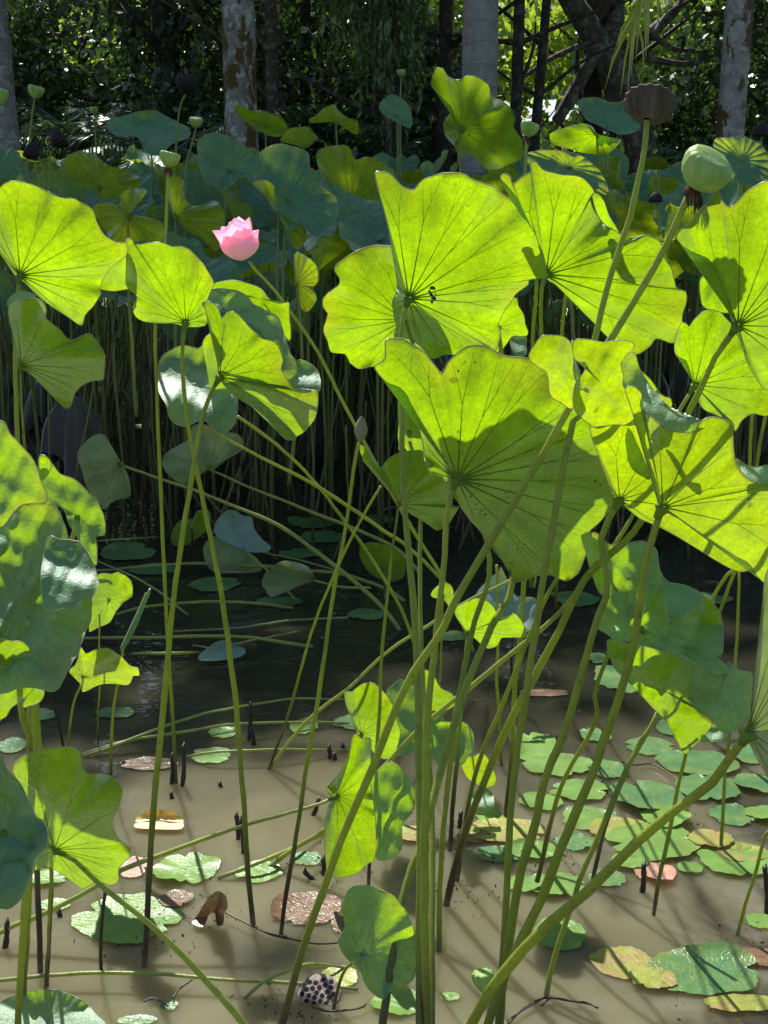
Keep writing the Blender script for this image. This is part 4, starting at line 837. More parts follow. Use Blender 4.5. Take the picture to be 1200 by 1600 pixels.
# broken dark stubs
for i, (x, y, h, dx, w) in enumerate([(266, 1240, 60, 3, 'dark stub, left of the pair beside the tall stem'), (283, 1243, 78, 4, 'taller dark stub with a jagged top beside the tall stem'),
        (267, 1264, 24, 0, 'short dark stub just below the pair of stubs'), (346, 1246, 22, -3, 'tiny dark stub standing alone on the muddy water'), (371, 1328, 55, -2, 'slim dark stub touching the tall stem at left'),
        (380, 1350, 70, -4, 'tall slim dark stub beside the tall stem'), (513, 1200, 34, 1, 'dark stub at centre, left one of a pair'), (522, 1203, 24, 0, 'dark stub at centre, right one of a pair'),
        (538, 1188, 24, -3, 'dark stub just left of the bright upright leaf'), (92, 1452, 28, 0, 'small dark stub in front of the scalloped leaf'), (38, 1492, 40, -2, 'dark stub at the lower left'),
        (18, 1437, 22, -4, 'dark stub at the far lower left edge'), (3, 1500, 60, 8, 'dark stub touching the left edge'), (1000, 1412, 62, 6, 'brown stub next to the pink floating leaf'),
        (765, 1366, 22, 5, 'black stub with a jagged top among the right stems'), (712, 1310, 40, 8, 'black leaning stub behind the right stems'), (500, 1392, 30, -24, 'dark broken stalk leaning at the foot of the pale upright leaf'),
        (503, 1385, 44, 2, 'dark broken stalk upright at the foot of the pale upright leaf'), (387, 1170, 70, 4, 'thin dark stub in the shade left of centre'), (396, 1178, 40, -3, 'short dark stub in the shade left of centre'),
        (185, 1210, 20, 8, 'hooked dark stub under the stem at left'), (1198, 1445, 90, -3, 'dark stalk at the right edge'), (480, 1290, 40, 18, 'leaning dark stub left of the pale upright leaf'), (60, 1200, 40, -2, 'dark stub above the scalloped leaf')]):
    b = Pz(x, y, -.03); D = b[1]; t = P(x + dx, y - h, D + .01)
    mb = MB(); q = catmull([b, (b + t) / 2 + np.array([.004, 0, 0]), t], 4); tube(mb, q, [.0075 * (1 + .15 * math.sin(j * 2.3 + i)) * (1 - .2 * j / len(q)) for j in range(len(q))], 7)
    e = q[-1]; mb.add([e + [.006, 0, -.002], e + [-.006, 0, -.002], e + [0, -.006, -.002], e + [.003, 0, .014]], [(0, 1, 3), (1, 2, 3), (2, 0, 3)])
    alone(mb, 'broken_stalk', M['stub'], tuple(b), label=w, cat='broken stalk', group='broken dark stalks in the muddy water')
# ------------------------------------------------------------------ floating leaves
def pad_mesh(R_, seed, lobes=.045, lift=.02, aspect=1.0, wavy=.01):
    sd = np.random.default_rng(seed); N = 72; m = 8; ph = sd.uniform(0, 6.28, 6); V = [(0, 0, .004)]; nt = sd.uniform(.05, .3); lobes = lobes * sd.uniform(.7, 2.1); rag = np.convolve(np.tile(sd.normal(size=N), 3), [.3, .5, .3], 'same')[N:2 * N]; UVs = [(.5, .5)]; a0 = sd.uniform(0, 6.28)
    for j in range(1, m + 1):
        r = j / m
        for k in range(N):
            a = 2 * math.pi * k / N
            f = 1 + .035 * rag[k] * r * r + lobes * (math.sin(4 * a + ph[0]) * .55 + math.sin(7 * a + ph[1]) * .3 + math.sin(19 * a + ph[2]) * .2 + math.sin(2 * a + ph[3]) * .6)
            for c in (a0, a0 + math.pi):
                dlt = math.atan2(math.sin(a - c), math.cos(a - c)); f -= nt * math.exp(-(dlt / .11) ** 2) * (r ** 3)
            z = .004 + R_ * (wavy * 3.5 * r * r * (math.sin(5 * a + ph[4]) * .5 + .5 + .35 * math.sin(8 * a + ph[1])) + lift * 7 * max(0, math.sin(a + ph[5]) - .55) * r ** 4 * 2)
            V.append((R_ * r * f * math.cos(a) * aspect, R_ * r * f * math.sin(a), z)); UVs.append((.5 + .5 * r * math.cos(a), .5 + .5 * r * math.sin(a)))
    Fs = [(0, 1 + k, 1 + (k + 1) % N) for k in range(N)]
    for j in range(m - 1):
        for k in range(N):
            a = 1 + j * N + k; b = 1 + j * N + (k + 1) % N; Fs.append((a, a + N, b + N, b))
    mb = MB(); mb.add(V, Fs, 0, UVs); return mb
GF = 'floating leaves on the muddy water'; GD = 'floating leaves on the dark shaded water'
floats = [(290, 1360, 53, 26, 'g', 'round floating leaf with a stem shadow across it, lower left of centre'), (208, 1357, 25, 16, 'k', 'pink floating leaf beside the round green one at left'),
    (200, 1437, 84, 40, 'g', 'big lobed floating leaf under the crossing pale stem at lower left'), (405, 1364, 38, 16, 'g', 'small floating leaf at the foot of a tall stem left of centre'),
    (478, 1421, 56, 27, 'b', 'brown rotting floating leaf at lower centre'), (535, 1447, 18, 16, 'b', 'small brown scrap of leaf right of the rotting one'), (232, 1195, 45, 10, 't', 'tan floating leaf behind the dark stubs'),
    (330, 1182, 33, 12, 'g', 'half folded floating leaf right of the dark stubs'), (348, 1145, 22, 10, 'g', 'small floating leaf between the horizontal stems'), (180, 1115, 30, 9, 'd', 'dull floating leaf in the shade left of the blue reflection'),
    (62, 1118, 28, 9, 'd', 'dark floating leaf by the left edge in the shade'), (20, 1166, 26, 11, 'd', 'dark floating leaf cut by the left edge'), (75, 1374, 32, 13, 'g', 'speckled floating leaf behind the scalloped leaf'),
    (86, 1415, 27, 9, 'g', 'narrow floating leaf at the lower left behind a thin stem'), (480, 1343, 24, 11, 'd', 'dim floating leaf in the shadow of the pale upright leaf'), (530, 1529, 32, 17, 'y', 'mottled yellow leaf by the dark round pod'),
    (622, 1568, 46, 22, 'g', 'floating leaf under the deep green leaf at the bottom'), (703, 1559, 16, 7, 'g', 'tiny floating leaf right of the thick centre stems at the bottom'), (264, 1573, 14, 8, 'd', 'tiny pale floating leaf near the bottom left'),
    (215, 1596, 32, 8, 'd', 'half sunken leaf at the bottom edge left'), (638, 1305, 32, 14, 'y', 'mottled yellow floating leaf behind the centre stems'), (765, 1277, 24, 8, 'g', 'small oval green leaf resting on mottled ones'),
    (790, 1301, 62, 20, 'y', 'mottled yellow and pink floating leaf right of the centre stems'), (780, 1338, 36, 13, 'd', 'shaded floating leaf below the mottled yellow one'), (833, 1334, 42, 13, 'g', 'green floating leaf right of the shaded one among the stems'),
    (833, 1168, 40, 24, 'r', 'floating leaf with a raised folded back edge behind the stems'), (872, 1198, 54, 17, 'g', 'floating leaf in front of the raised one'), (907, 1238, 48, 16, 'g', 'green floating leaf left of the largest right hand leaf'),
    (1012, 1250, 58, 28, 'd', 'large scalloped floating leaf at right in half shade'), (1015, 1167, 38, 14, 'd', 'shaded floating leaf under the drooping leaf'), (1090, 1195, 62, 21, 'd', 'wide dark floating leaf behind the right hand group'),
    (1105, 1236, 48, 21, 'd', 'dark floating leaf right of the large scalloped one'), (1178, 1227, 34, 15, 'd', 'dark floating leaf by the right edge'), (922, 1281, 45, 20, 'g', 'worn floating leaf left of the yellowing ones'),
    (968, 1298, 52, 17, 'y', 'yellowing floating leaf behind the widest green one'), (1020, 1320, 73, 29, 'g', 'widest green floating leaf crossed by stem shadows at right'), (1023, 1366, 32, 19, 'k', 'pink floating leaf pierced by a thin stem at right'),
    (1078, 1359, 21, 9, 'g', 'small floating leaf right of the pink one'), (1152, 1346, 62, 27, 'g', 'big floating leaf at the right edge with a long shadow across it'), (1160, 1337, 40, 14, 'y', 'yellowing leaf behind the big right edge leaf'),
    (868, 1385, 48, 22, 'g', 'floating leaf under the thick slanting stem'), (948, 1374, 30, 14, 'd', 'dark floating leaf left of the pink one at right'), (874, 1462, 43, 25, 'g', 'notched floating leaf beside the dark footed stem'),
    (974, 1506, 54, 25, 'y', 'yellow floating leaf with brown blotches at lower right'), (1100, 1522, 92, 38, 'd', 'largest dark green floating leaf at lower right'), (1158, 1572, 62, 14, 'y', 'brown edged yellow leaf half under the largest dark one'),
    (1188, 1441, 22, 13, 'g', 'small floating leaf at the right edge'), (1190, 1500, 50, 14, 'b', 'brown sunken leaf at the right edge'),
    (200, 866, 44, 11, 'd', 'dark floating leaf by the foreground leaf far left in shade'), (335, 914, 40, 11, 'd', 'dark floating leaf below the pale blue green fan leaf'), (573, 961, 29, 9, 'd', 'dark oval floating leaf left of the thick stems in shade'),
    (436, 941, 38, 7, 'd', 'thin dark floating leaf right of the lying stems'), (486, 818, 36, 8, 'd', 'farthest floating leaf right of the pale fan'), (503, 840, 36, 9, 'd', 'far dark floating leaf under the leaning stems'),
    (470, 866, 32, 8, 'd', 'dark floating leaf beside the pale folded leaf'), (590, 812, 26, 7, 'd', 'far floating leaf behind the budding stem'), (898, 937, 36, 12, 'd', 'dark floating leaf in shade behind the right stems'),
    (1092, 937, 48, 10, 'd', 'dark floating leaf in shade under the right hand leaf'), (965, 1062, 36, 27, 'd', 'dark floating leaf behind the S shaped stem'), (850, 1084, 38, 6, 'b', 'brown floating leaf at the edge of the shade'),
    (935, 1030, 16, 9, 'd', 'small dark floating leaf above the S shaped stem'), (705, 995, 26, 8, 'd', 'dark floating leaf behind the thick centre stems'), (560, 1130, 40, 12, 'd', 'half sunken leaf left of the bright upright leaf'),
    (220, 668, 18, 5, 'd', 'far pale floating leaf among the stalks at left'), (240, 892, 36, 7, 'd', 'dark floating leaf under the long pale stem'), (475, 1136, 22, 12, 'g', 'curled pale floating leaf on the horizontal stems'),
    (1180, 1095, 30, 8, 'd', 'dark floating leaf by the right edge leaf'), (275, 1408, 26, 14, 'b', 'brown sunken leaf with wet highlights at left')]
for i, (x, y, rx, kd, w) in enumerate([(1040, 1283, 40, 'g', 'floating leaf wedged between the large scalloped and widest leaves'), (1145, 1275, 38, 'd', 'dark floating leaf above the big right edge leaf'), (985, 1350, 30, 'g', 'small leaf left of the pink floating leaf'),
        (1110, 1318, 34, 'y', 'yellow blotched leaf overlapping the widest green leaf'), (900, 1318, 34, 'd', 'dark floating leaf below the worn one'), (845, 1255, 34, 'g', 'floating leaf between the centre stems and the right group'), (1060, 1140, 34, 'd', 'dark floating leaf under the tip of the drooping leaf'),
        (1175, 1180, 36, 'd', 'dark floating leaf below the right edge leaf'), (820, 1385, 30, 'g', 'floating leaf behind the right hand stems near the bottom'), (950, 1205, 32, 'd', 'dark floating leaf above the green one left of the largest'), (1020, 1535, 40, 'y', 'yellow floating leaf under the front edge of the largest dark one'),
        (740, 1310, 26, 'b', 'brown floating leaf among the centre stems'), (1195, 1275, 30, 'g', 'floating leaf cut by the right edge, above the big one'), (930, 1150, 26, 'd', 'small dark floating leaf behind the S shaped stem foot')]):
    floats.append((x, y, rx, rx * .42, kd, w))
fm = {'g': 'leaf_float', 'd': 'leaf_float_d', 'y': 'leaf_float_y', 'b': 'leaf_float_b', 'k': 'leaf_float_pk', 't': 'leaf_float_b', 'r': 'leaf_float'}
placed = []
for i, (x, y, rx, ry, kd, w) in enumerate(floats):
    c = Pz(x, y, 0); D = c[1]; rx *= 1.08; Rx = rx * D / F; Ry = abs(WD(x, y - ry) - WD(x, y + ry)) / 2; Ry = min(Ry, Rx * 1.5)
    lvl = .0 + .004 * sum(1 for p in placed if math.hypot(p[0] - c[0], p[1] - c[1]) < p[2] + Rx); placed.append((c[0], c[1], Rx))
    mb = pad_mesh(Ry, 100 + i, aspect=Rx / Ry, lift=.10 if kd == 'r' else (.03 if i % 4 == 0 else .004), wavy=.006 if i % 3 else .012)
    alone(mb, 'floating_leaf', M[fm[kd]], (0, 0, 0), label=w, cat='floating leaf', group=GF if y > 1090 else GD).location = (c[0], c[1], lvl)
# the orange dying leaf that is folded in the muddy water
root = empty('dying_leaf', tuple(Pz(248, 1290, 0)), label='orange dying leaf folded upright in the muddy water at left', cat='dying leaf')
for i, (ol, h, n_, D) in enumerate([('565,490 585,455 640,440 700,445 750,465 768,495 720,490 650,482 600,488', '660,470', (0, -.8, .5), 3.06), ('560,500 600,488 650,490 720,492 762,498 755,520 690,522 620,520 565,515', '660,505', (0, -.3, .9), 3.03)]):
    mb = MB(); sf = surface('A2', ol, h, D, n=n_, cup=.03, ruf=.03, seed=60 + i); blade_mesh(mb, sf); mb.obj('blade', M['leaf_orange'], root)
# dead crumpled leaf
root = empty('dead_leaf', tuple(Pz(335, 1440, 0)), label='dead crumpled brown leaf standing on the muddy water at lower left', cat='dead leaf')
c0 = Pz(334, 1438, 0); mb = MB(); nd = np.random.default_rng(4)
pts = px('A2', '800,910 830,870 850,830 880,795 910,780 940,800 948,850 935,870 930,920 905,925 895,870 870,880 850,925 820,925')
sf = surface('0', ' '.join('%f,%f' % p for p in pts), '334,1412', 2.52, n=(.2, .6, .5), cup=.12, ruf=.14, seed=71); blade_mesh(mb, sf); mb.obj('blade', M['leaf_float_b'], root)
mb = MB(); tube(mb, catmull([Pz(*a, .02) for a in px('A2', '940,870 1000,900 1060,930 1120,955 1195,970')], 5), .0022, 5); mb.obj('stem', M['twig'], root)

# twigs and scum
for i, (s, w, zf) in enumerate([('190,1290 230,1255 300,1265 400,1280 440,1300', 'dark curved twig at the bottom right of centre', 'A7'), ('40,1371 110,1300 190,1258 240,1250', 'dark twig arching at the bottom, left end', 'A7'),
        ('550,200 600,215 680,210 740,240 800,290', 'dark twig between the shaded floating leaves at right', 'A7'), ('0,530 60,560 150,580 250,598 340,595', 'thin root floating at lower centre', 'A5'), ('230,860 300,880 420,870 460,850', 'thin wet root under the deep green leaf', 'A5'),
        ('1050,920 1120,870 1200,825', 'dark twig entering the bottom right', 'A5'), ('720,1225 745,1190 800,1150', 'short twig at lower left', 'A2'), ('600,1240 640,1225 700,1260', 'short twig beside the tiny leaf', 'A2'), ('300,590 340,640 380,690', 'thin dark root at right', 'A7')]):
    q = catmull([Pz(*a, .012) for a in px(zf, s)], 5); mb = MB(); tube(mb, q, .0026 - .0001 * i, 6); alone(mb, 'twig', M['twig'], tuple(q[0]), label=w, cat='twig', group='twigs floating on the muddy water')
sc = MB(); nd = np.random.default_rng(6); cen = [(470, 1580), (1120, 1585), (290, 1415), (730, 1395), (520, 1360), (1050, 1290), (1180, 1480), (700, 1310), (860, 1330), (230, 1480), (450, 1590), (960, 1240)]
cc = []
for x, y in cen:
    p = Pz(x, y, .004); cc.append(p + nd.normal(size=(55, 3)) * np.array([.06, .06, .0008]))
cc = np.concatenate(cc); leaf_cards(sc, cc, .004, nd, long=2.6); alone(sc, 'pond_debris', M['hair'], (0, 0, 0), smooth=False, label='bits of leaf and bark floating on the muddy water', cat='debris', kind='stuff')

# ------------------------------------------------------------------ flower, bud, pods
M['yellow'] = solid('yellow flower heart', (.75, .58, .12), rough=.6, trans=(.2, .15, .02))
def petal(mb, base, axis, az, lean, L, Wd, cupk, flare=.0):
    """a spoon-shaped petal: it bulges outward low down, then rises and points inward; lean = slant of the whole petal"""
    ax = nrm(axis); e1 = nrm(np.cross(ax, [0.2, 1, .1])); e2 = np.cross(ax, e1); o = e1 * math.cos(az) + e2 * math.sin(az); sd = np.cross(ax, o)
    n, m = 14, 10; V = []; U = []; c = np.array(base, float)
    for i in range(n + 1):
        t = i / n; th = lean + .75 * (1 - t) ** 1.3 - .55 * t + flare * t * t * t
        if i: c = c + (ax * math.cos(th) + o * math.sin(th)) * L / n
        wd = Wd * min(1, (t / .45)) ** .6 * (1 - max(0, (t - .45) / .55) ** 4.5) + .003 * (1 - t); nn = o * math.cos(th) - ax * math.sin(th)
        for j in range(m + 1):
            s = (j / m * 2 - 1); V.append(c + sd * wd * s * .5 * (1 - .12 * s * s) - nn * cupk * wd * (s * s) * .5); U.append((j / m, t))
    mb.add(V, [(i * (m + 1) + j, i * (m + 1) + j + 1, (i + 1) * (m + 1) + j + 1, (i + 1) * (m + 1) + j) for i in range(n) for j in range(m)], 0, U)
fp = stem_pts('0', '389,408 400,424 430,455 490,540 550,655 590,730 640,820 690,900 740,1000', 3.2, 4.0)
root = empty('lotus_flower', tuple(fp[-1]), label='pink lotus flower, half open, on a long bent stem', cat='flower')
fb = P(378, 407, 3.2); fax = nrm([-.08, -.10, 1]); nd = np.random.default_rng(12)
for ring, (n_, op, L, Wd, z) in enumerate([(6, .72, .092, .096, .0), (6, .46, .104, .086, .004), (4, .16, .102, .070, .008)]):
    for i in range(n_):
        az = 2 * math.pi * (i + .5 * ring) / n_ + nd.uniform(-.12, .12)
        mb = MB(); petal(mb, fb + fax * z, fax, az, op + nd.uniform(-.14, .14), L * nd.uniform(.84, 1.12), Wd, .6, nd.uniform(-.2, .5)); mb.obj('petal', M['petal'], root)
mb = MB(); tube(mb, [fb, fb + fax * .012, fb + fax * .045], [.006, .014, .019], 12); mb.obj('receptacle', M['yellow'], root)
mb = MB()
for i in range(70):
    a = nd.uniform(0, 6.28); o = np.array([math.cos(a), math.sin(a), 0]); tube(mb, [fb + fax * .01 + o * .01, fb + fax * .035 + o * nd.uniform(.018, .028), fb + fax * nd.uniform(.045, .06) + o * nd.uniform(.018, .034)], [.0008, .0007, .0012], 3, cap=False)
mb.obj('stamens', M['yellow'], root)
stem_obj(root, fp, .0058, 'stem_lie')
# bud
bp = stem_pts('0', '563,684 552,740 530,880 505,1030 485,1160 460,1320 437,1460', 2.55)
root = empty('lotus_bud', tuple(bp[-1]), label='closed greenish pink lotus bud on a slim upright stem', cat='flower bud')
b0 = P(563, 688, 2.55); t0 = P(565, 650, 2.55); ax = nrm(t0 - b0); L = np.linalg.norm(t0 - b0)
for i in range(5):
    mb = MB(); e1 = nrm(np.cross(ax, [0, 1, .1])); e2 = np.cross(ax, e1); V = []; n, m = 12, 7
    for a in range(n + 1):
        t = a / n; rr = .0150 * (math.sin(math.pi * min(1, t * .94 + .06)) ** .8) * (1 - .35 * t) * (1.0 + .05 * (i % 2)) + .0008
        for j in range(m + 1):
            an = 2 * math.pi * i / 5 + (j / m - .5) * 1.9 * (1 - .2 * t); V.append(b0 + ax * L * t + (e1 * math.cos(an) + e2 * math.sin(an)) * rr * (1 + .06 * (1 - (2 * j / m - 1) ** 2)))
    mb.add(V, [(a * (m + 1) + j, a * (m + 1) + j + 1, (a + 1) * (m + 1) + j + 1, (a + 1) * (m + 1) + j) for a in range(n) for j in range(m)]); mb.obj('petal', M['bud'], root)
stem_obj(root, bp, .0052, 'stem')
def pod_thing(label, base, axis, L, Rt, mat, sp, sr=.005, smat='stem', fringe=0, pleats=14, plk=.05, rimk=1.0, name='seed_pod', group=None, tilt=None, cat='seed pod', seeds=0):
    base = np.asarray(base, float); ax = nrm(axis); e1 = nrm(np.cross(ax, [.1, 1, .2])); e2 = np.cross(ax, e1)
    root = empty(name, tuple(sp[-1]) if sp is not None else tuple(base), label=label, cat=cat, group=group)
    N = 56; prof = [(0, .14), (.04, .30), (.14, .50), (.32, .74), (.55, .92), (.78, 1.0), (.92, .985 * rimk), (1.0, .90 * rimk), (1.02, .55), (1.0, .0)] if rimk != .9 else [(0, .14), (.05, .24), (.2, .44), (.4, .62), (.6, .78), (.8, .91), (.93, 1.0), (1.0, 1.0), (.97, .9), (.90, .0)]
    if rimk == 2: prof = [(0, .16), (.03, .34), (.10, .56), (.22, .76), (.40, .92), (.60, 1.0), (.78, .99), (.90, .90), (.97, .74), (1.0, .5), (1.0, .0)]
    V = []; n = len(prof)
    for j, (t, r) in enumerate(prof):
        for k in range(N):
            a = 2 * math.pi * k / N; q = Rt * r * (1 + plk * math.sin(pleats * a) * min(1, t * 3) * (1 if j < 8 else .2) + (.03 * math.sin(3 * a + 1) if rimk == .9 else 0)); V.append(base + ax * L * t + (e1 * math.cos(a) + e2 * math.sin(a)) * q)
    mb = MB(); mb.add(V, [(j * N + k, j * N + (k + 1) % N, (j + 1) * N + (k + 1) % N, (j + 1) * N + k) for j in range(n - 1) for k in range(N)]); mb.obj('receptacle', M[mat], root)
    if seeds:
        nd = np.random.default_rng(8)
        for q in range(seeds):
            rr = Rt * .78 * math.sqrt((q + .5) / seeds); a = q * 2.39996; c = base + ax * L * 1.0 + (e1 * math.cos(a) + e2 * math.sin(a)) * rr
            mb = MB(); tube(mb, [c - ax * .004, c + ax * .0012], [Rt * .10, Rt * .115], 10); mb.obj('seed_hole', M['black'], root, smooth=False)
    if fringe:
        nd = np.random.default_rng(fringe); mb = MB()
        for _ in range(fringe):
            a = nd.uniform(0, 6.28); o = e1 * math.cos(a) + e2 * math.sin(a); s = base + o * Rt * .2 + ax * L * .05; ln = Rt * nd.uniform(.5, 1.1)
            tube(mb, [s, s + o * ln * .25 + np.array([0, 0, -ln * .5]), s + o * ln * .2 * nd.uniform(.2, 1.4) + np.array([0, 0, -ln])], [.0011, .0009, .0004], 3, cap=False)
        mb.obj('withered_stamens', M['hair'], root)
    if sp is not None: stem_obj(root, sp, sr, smat, top=.8)
    return root
M['black'] = solid('hollow of a seed pod', (.012, .01, .012), rough=.9)
pod_thing('big round green seed pod with a brown fringe at upper right', P(1083, 290, 2.10), P(1117, 246, 2.07) - P(1083, 290, 2.10), .060, .0425, 'pod',
    stem_pts('0', '1083,290 1070,320 1040,385 1000,455 955,530 890,640 800,790 720,920 690,985 640,1060 590,1180 540,1300 480,1460 440,1600 420,1680', 2.10, 2.1), .0075, fringe=90, plk=.028, pleats=18, rimk=2)
pod_thing('dry brown seed pod shaped like a cup at upper right', P(1011, 188, 2.35), P(1019, 150, 2.39) - P(1011, 188, 2.35), .044, .048, 'pod_dry',
    stem_pts('0', '1011,188 1006,230 1000,265 985,330 955,430 930,530 895,660 848,905 840,973 829,1030 823,1087 812,1143 800,1270 793,1400 783,1550 778,1680', 2.35), .0068, plk=.05, pleats=17, rimk=.9)
def rpod(px_, py_, size, D, label, mat, path, fr=0, tilt=(0, 0, 1), sm='stem_far', sr=.006):
    rt = size / 2 * D / F; pod_thing(label, P(px_, py_, D), tilt, rt * 1.5, rt, mat, stem_pts('0', path, D, D * 1.0), sr, smat=sm, fringe=fr, group='seed pods standing among the lotus bed')
rpod(262, 262, 30, 3.3, 'green seed pod with a brown fringe left of the pink flower', 'pod', '262,262 260,300 257,380 243,505 246,640 252,780 258,920 268,1100 275,1212', 40, (.25, 0, 1), 'stem', .0055)
rpod(823, 214, 28, 4.2, 'green seed pod in front of the tall leaf right of centre', 'pod', '823,214 821,240 818,300 815,420', 40, (.3, 0, 1), 'stem_far')
rpod(54, 154, 24, 6.2, 'green seed pod on a long stem in front of the ringed palm trunk', 'pod', '54,154 48,200 42,270 40,420', 0, (.25, 0, 1))
rpod(147, 178, 13, 8.0, 'small green seed pod on a thin stem left of the flat blue leaf', 'pod', '147,178 149,220 150,250 152,400', 0, (-.1, 0, 1))
rpod(627, 120, 13, 8.5, 'tiny pale seed pod on a thin stem left of the tall olive leaf', 'pod', '627,120 625,160 626,260 626,420', 14)
rpod(306, 200, 20, 6.5, 'small dark green seed pod above the bed left of the mossy trunk', 'pod', '306,200 298,230 290,270 288,420', 0, (.1, -.3, 1))
rpod(-2, 165, 30, 5.0, 'green seed pod half out of the picture at the left edge', 'pod', '-2,165 -6,230 -8,400', 0)
rpod(80, 226, 30, 6.0, 'dark wrinkled seed pod nodding near the left trunk', 'pod_dark', '80,236 78,245 79,280 80,400', 0, (.9, 0, .6))
rpod(292, 147, 32, 7.2, 'flat dark seed pod hanging in front of the dark palm', 'pod_dark', '290,147 280,170 275,230 272,400', 0, (0, .1, 1))
rpod(60, 245, 26, 5.8, 'dark drooping seed pod above the leaves at far left', 'pod_dark', '60,245 66,258 70,300 70,400', 0, (-.8, 0, .6))
rpod(1190, 192, 26, 6.4, 'dark seed pod at the right edge, upper one', 'pod_dark', '1190,192 1190,230 1190,300 1190,420', 0, (0, 0, -1))
rpod(1186, 246, 30, 6.0, 'dark seed pod at the right edge, lower one', 'pod_dark', '1186,240 1194,270 1196,340 1196,420', 0, (0, 0, -1))
rpod(1025, 300, 20, 6.2, 'dark seed pod drooping in the shade behind the two stems', 'pod_dark', '1025,290 1027,260 1030,330 1032,420', 0, (0, 0, -1))
# the round pod with holes lying in the water, and the pleated green one
c = Pz(492, 1562, 0)
pod_thing('dark round seed pod full of holes lying in the water at the bottom', c + np.array([.01, .02, -.014]), (-.05, -.40, .92), .026, .047, 'pod_plate', None, seeds=22, plk=.02)
c = Pz(757, 1556, 0)
pod_thing('small pleated green seed pod poking out of the water at the bottom', c + np.array([0, .0, .008]), (-.1, .15, 1), .045, .022, 'pod', np.array([c + [0, 0, .012], c + [0, 0, -.0], c + [0.01, 0, -.05]]), .004, plk=.12, pleats=9)
# insect damage and dark flecks: small scabs on the undersides of two leaves
def scabs(root_label, spots, D, n_):
    root = [o for o in COL.objects if o.get('label') == root_label][0]; bl = [o for o in root.children if o.name.startswith('blade')][0]
    nd = np.random.default_rng(31); me = bl.data; co = np.empty(len(me.vertices) * 3); me.vertices.foreach_get('co', co); co = co.reshape(-1, 3) + np.array(ORG[bl])
    dv = co - CAM; k = dv @ FWD; uu = np.stack([CX + F * (dv @ RT) / k, CY - F * (dv @ UP) / k], 1); mb = MB()
    for x, y, r in spots:
        i = np.argsort(np.sum((uu - [x, y]) ** 2, 1))[:4]; Dl = float(np.min(co[i][:, 1])) - .0022; N = 9
        ring = [P(x + r * math.cos(6.283 * j / N) * nd.uniform(.5, 1.2), y + r * 1.2 * math.sin(6.283 * j / N) * nd.uniform(.5, 1.2), Dl) for j in range(N)]
        mb.add([P(x, y, Dl - .0006)] + ring, [(0, 1 + j, 1 + (j + 1) % N) for j in range(N)])
    mb.obj('scabs', M['stub'], bl)
scabs('tallest glowing leaf at centre with a pale rim and insect damage near its hub', [(676, 450, 4.5), (674, 459, 3.5), (678, 466, 4), (671, 455, 2.2), (675, 472, 2.5), (680, 458, 2)], 0, 0)
nd = np.random.default_rng(41)
scabs('biggest leaf at the centre, half in shadow, with dark flecks around its hub', [(748, 760, 1.5), (757, 759, 2.2), (730, 765, 2), (736, 775, 1.7), (752, 797, 2.2), (758, 804, 2), (744, 788, 1.6), (716, 675, 1.5), (716, 690, 1.6), (769, 684, 1.8), (716, 580, 1.6), (742, 566, 1.6), (820, 850, 1.3), (812, 848, 1.2), (808, 858, 1.3), (818, 856, 1), (790, 770, 1.2), (795, 778, 1.2), (800, 880, 1.6), (797, 893, 1.7), (930, 752, 2.2), (938, 758, 1.8)], 0, 0)
# ------------------------------------------------------------------ the dense bed behind: leaves seen one by one
GB = 'lotus leaves of the dense bed behind'
def far(label, zf, ol, hub, D, n, nv=12, mat='leaf_far', spath=None, **kw):
    D = D * 1.10 + .25; kw.setdefault('ruf', .05); h = px(zf, hub)[0]; path = spath or '%f,%f %f,%f %f,%f' % (h[0], h[1], h[0] + rng.uniform(-8, 8), h[1] + 120, h[0] + rng.uniform(-14, 14), h[1] + 300)
    lotus(label, [(zf, ol, hub, D, dict(n=n, **kw))], ('0', path, D, D), mat=mat, nv=nv, group=GB, rim=True, smat='stem_far', r=.008, seed=int(h[0] * 3 + h[1]))
far('tall olive lit leaf standing upright in front of the smooth grey palm trunk', 'R2', '160,220 185,215 200,240 235,250 260,235 300,245 330,270 335,300 390,330 410,370 405,400 430,440 435,490 400,510 330,530 280,490 240,470 195,430 190,380 215,340 190,310 150,270', '240,405', 5.6, (.1, .85, .4), nv=20, mat='leaf')
far('flat blue green leaf on top of the bed left of the mossy trunk', 'R1', '335,375 380,365 430,350 480,345 530,370 590,400 590,430 540,450 500,485 460,480 430,430 370,425 345,410', '470,420', 6.6, (0, -.55, .82), nv=0, mat='leaf_far')
far('bright yellow green leaf at the foot of the mossy palm trunk', 'R1', '740,325 780,345 820,345 880,370 900,400 880,425 830,420 780,390 745,360', '830,390', 8.2, (0, .7, .6), nv=8, mat='leaf')
far('broad olive leaf at left above the large glowing leaf', 'R1', '200,500 240,475 290,480 340,520 390,530 440,560 420,600 330,620 280,590 230,580 210,540', '310,585', 5.6, (0, .8, .4), nv=12)
far('dark green leaf behind and above the pink flower', 'R1', '620,440 660,415 700,420 750,450 790,480 810,540 740,560 700,590 640,560 620,500', '715,530', 5.8, (0, -.8, .5), nv=0)
far('big blue green leaf facing the camera right of the flower', 'R1', '810,480 860,450 910,455 960,480 970,540 1000,580 1050,620 1050,680 990,740 940,700 900,720 860,640 840,580 790,575 820,530', '900,620', 5.0, (.1, -.75, .6), nv=0)
far('curled olive lip hanging from the big blue green leaf', 'R1', '790,575 825,563 855,580 860,640 900,690 950,710 958,740 930,780 905,750 880,690 845,640 830,600', '870,660', 4.9, (.4, .7, .3), nv=0)
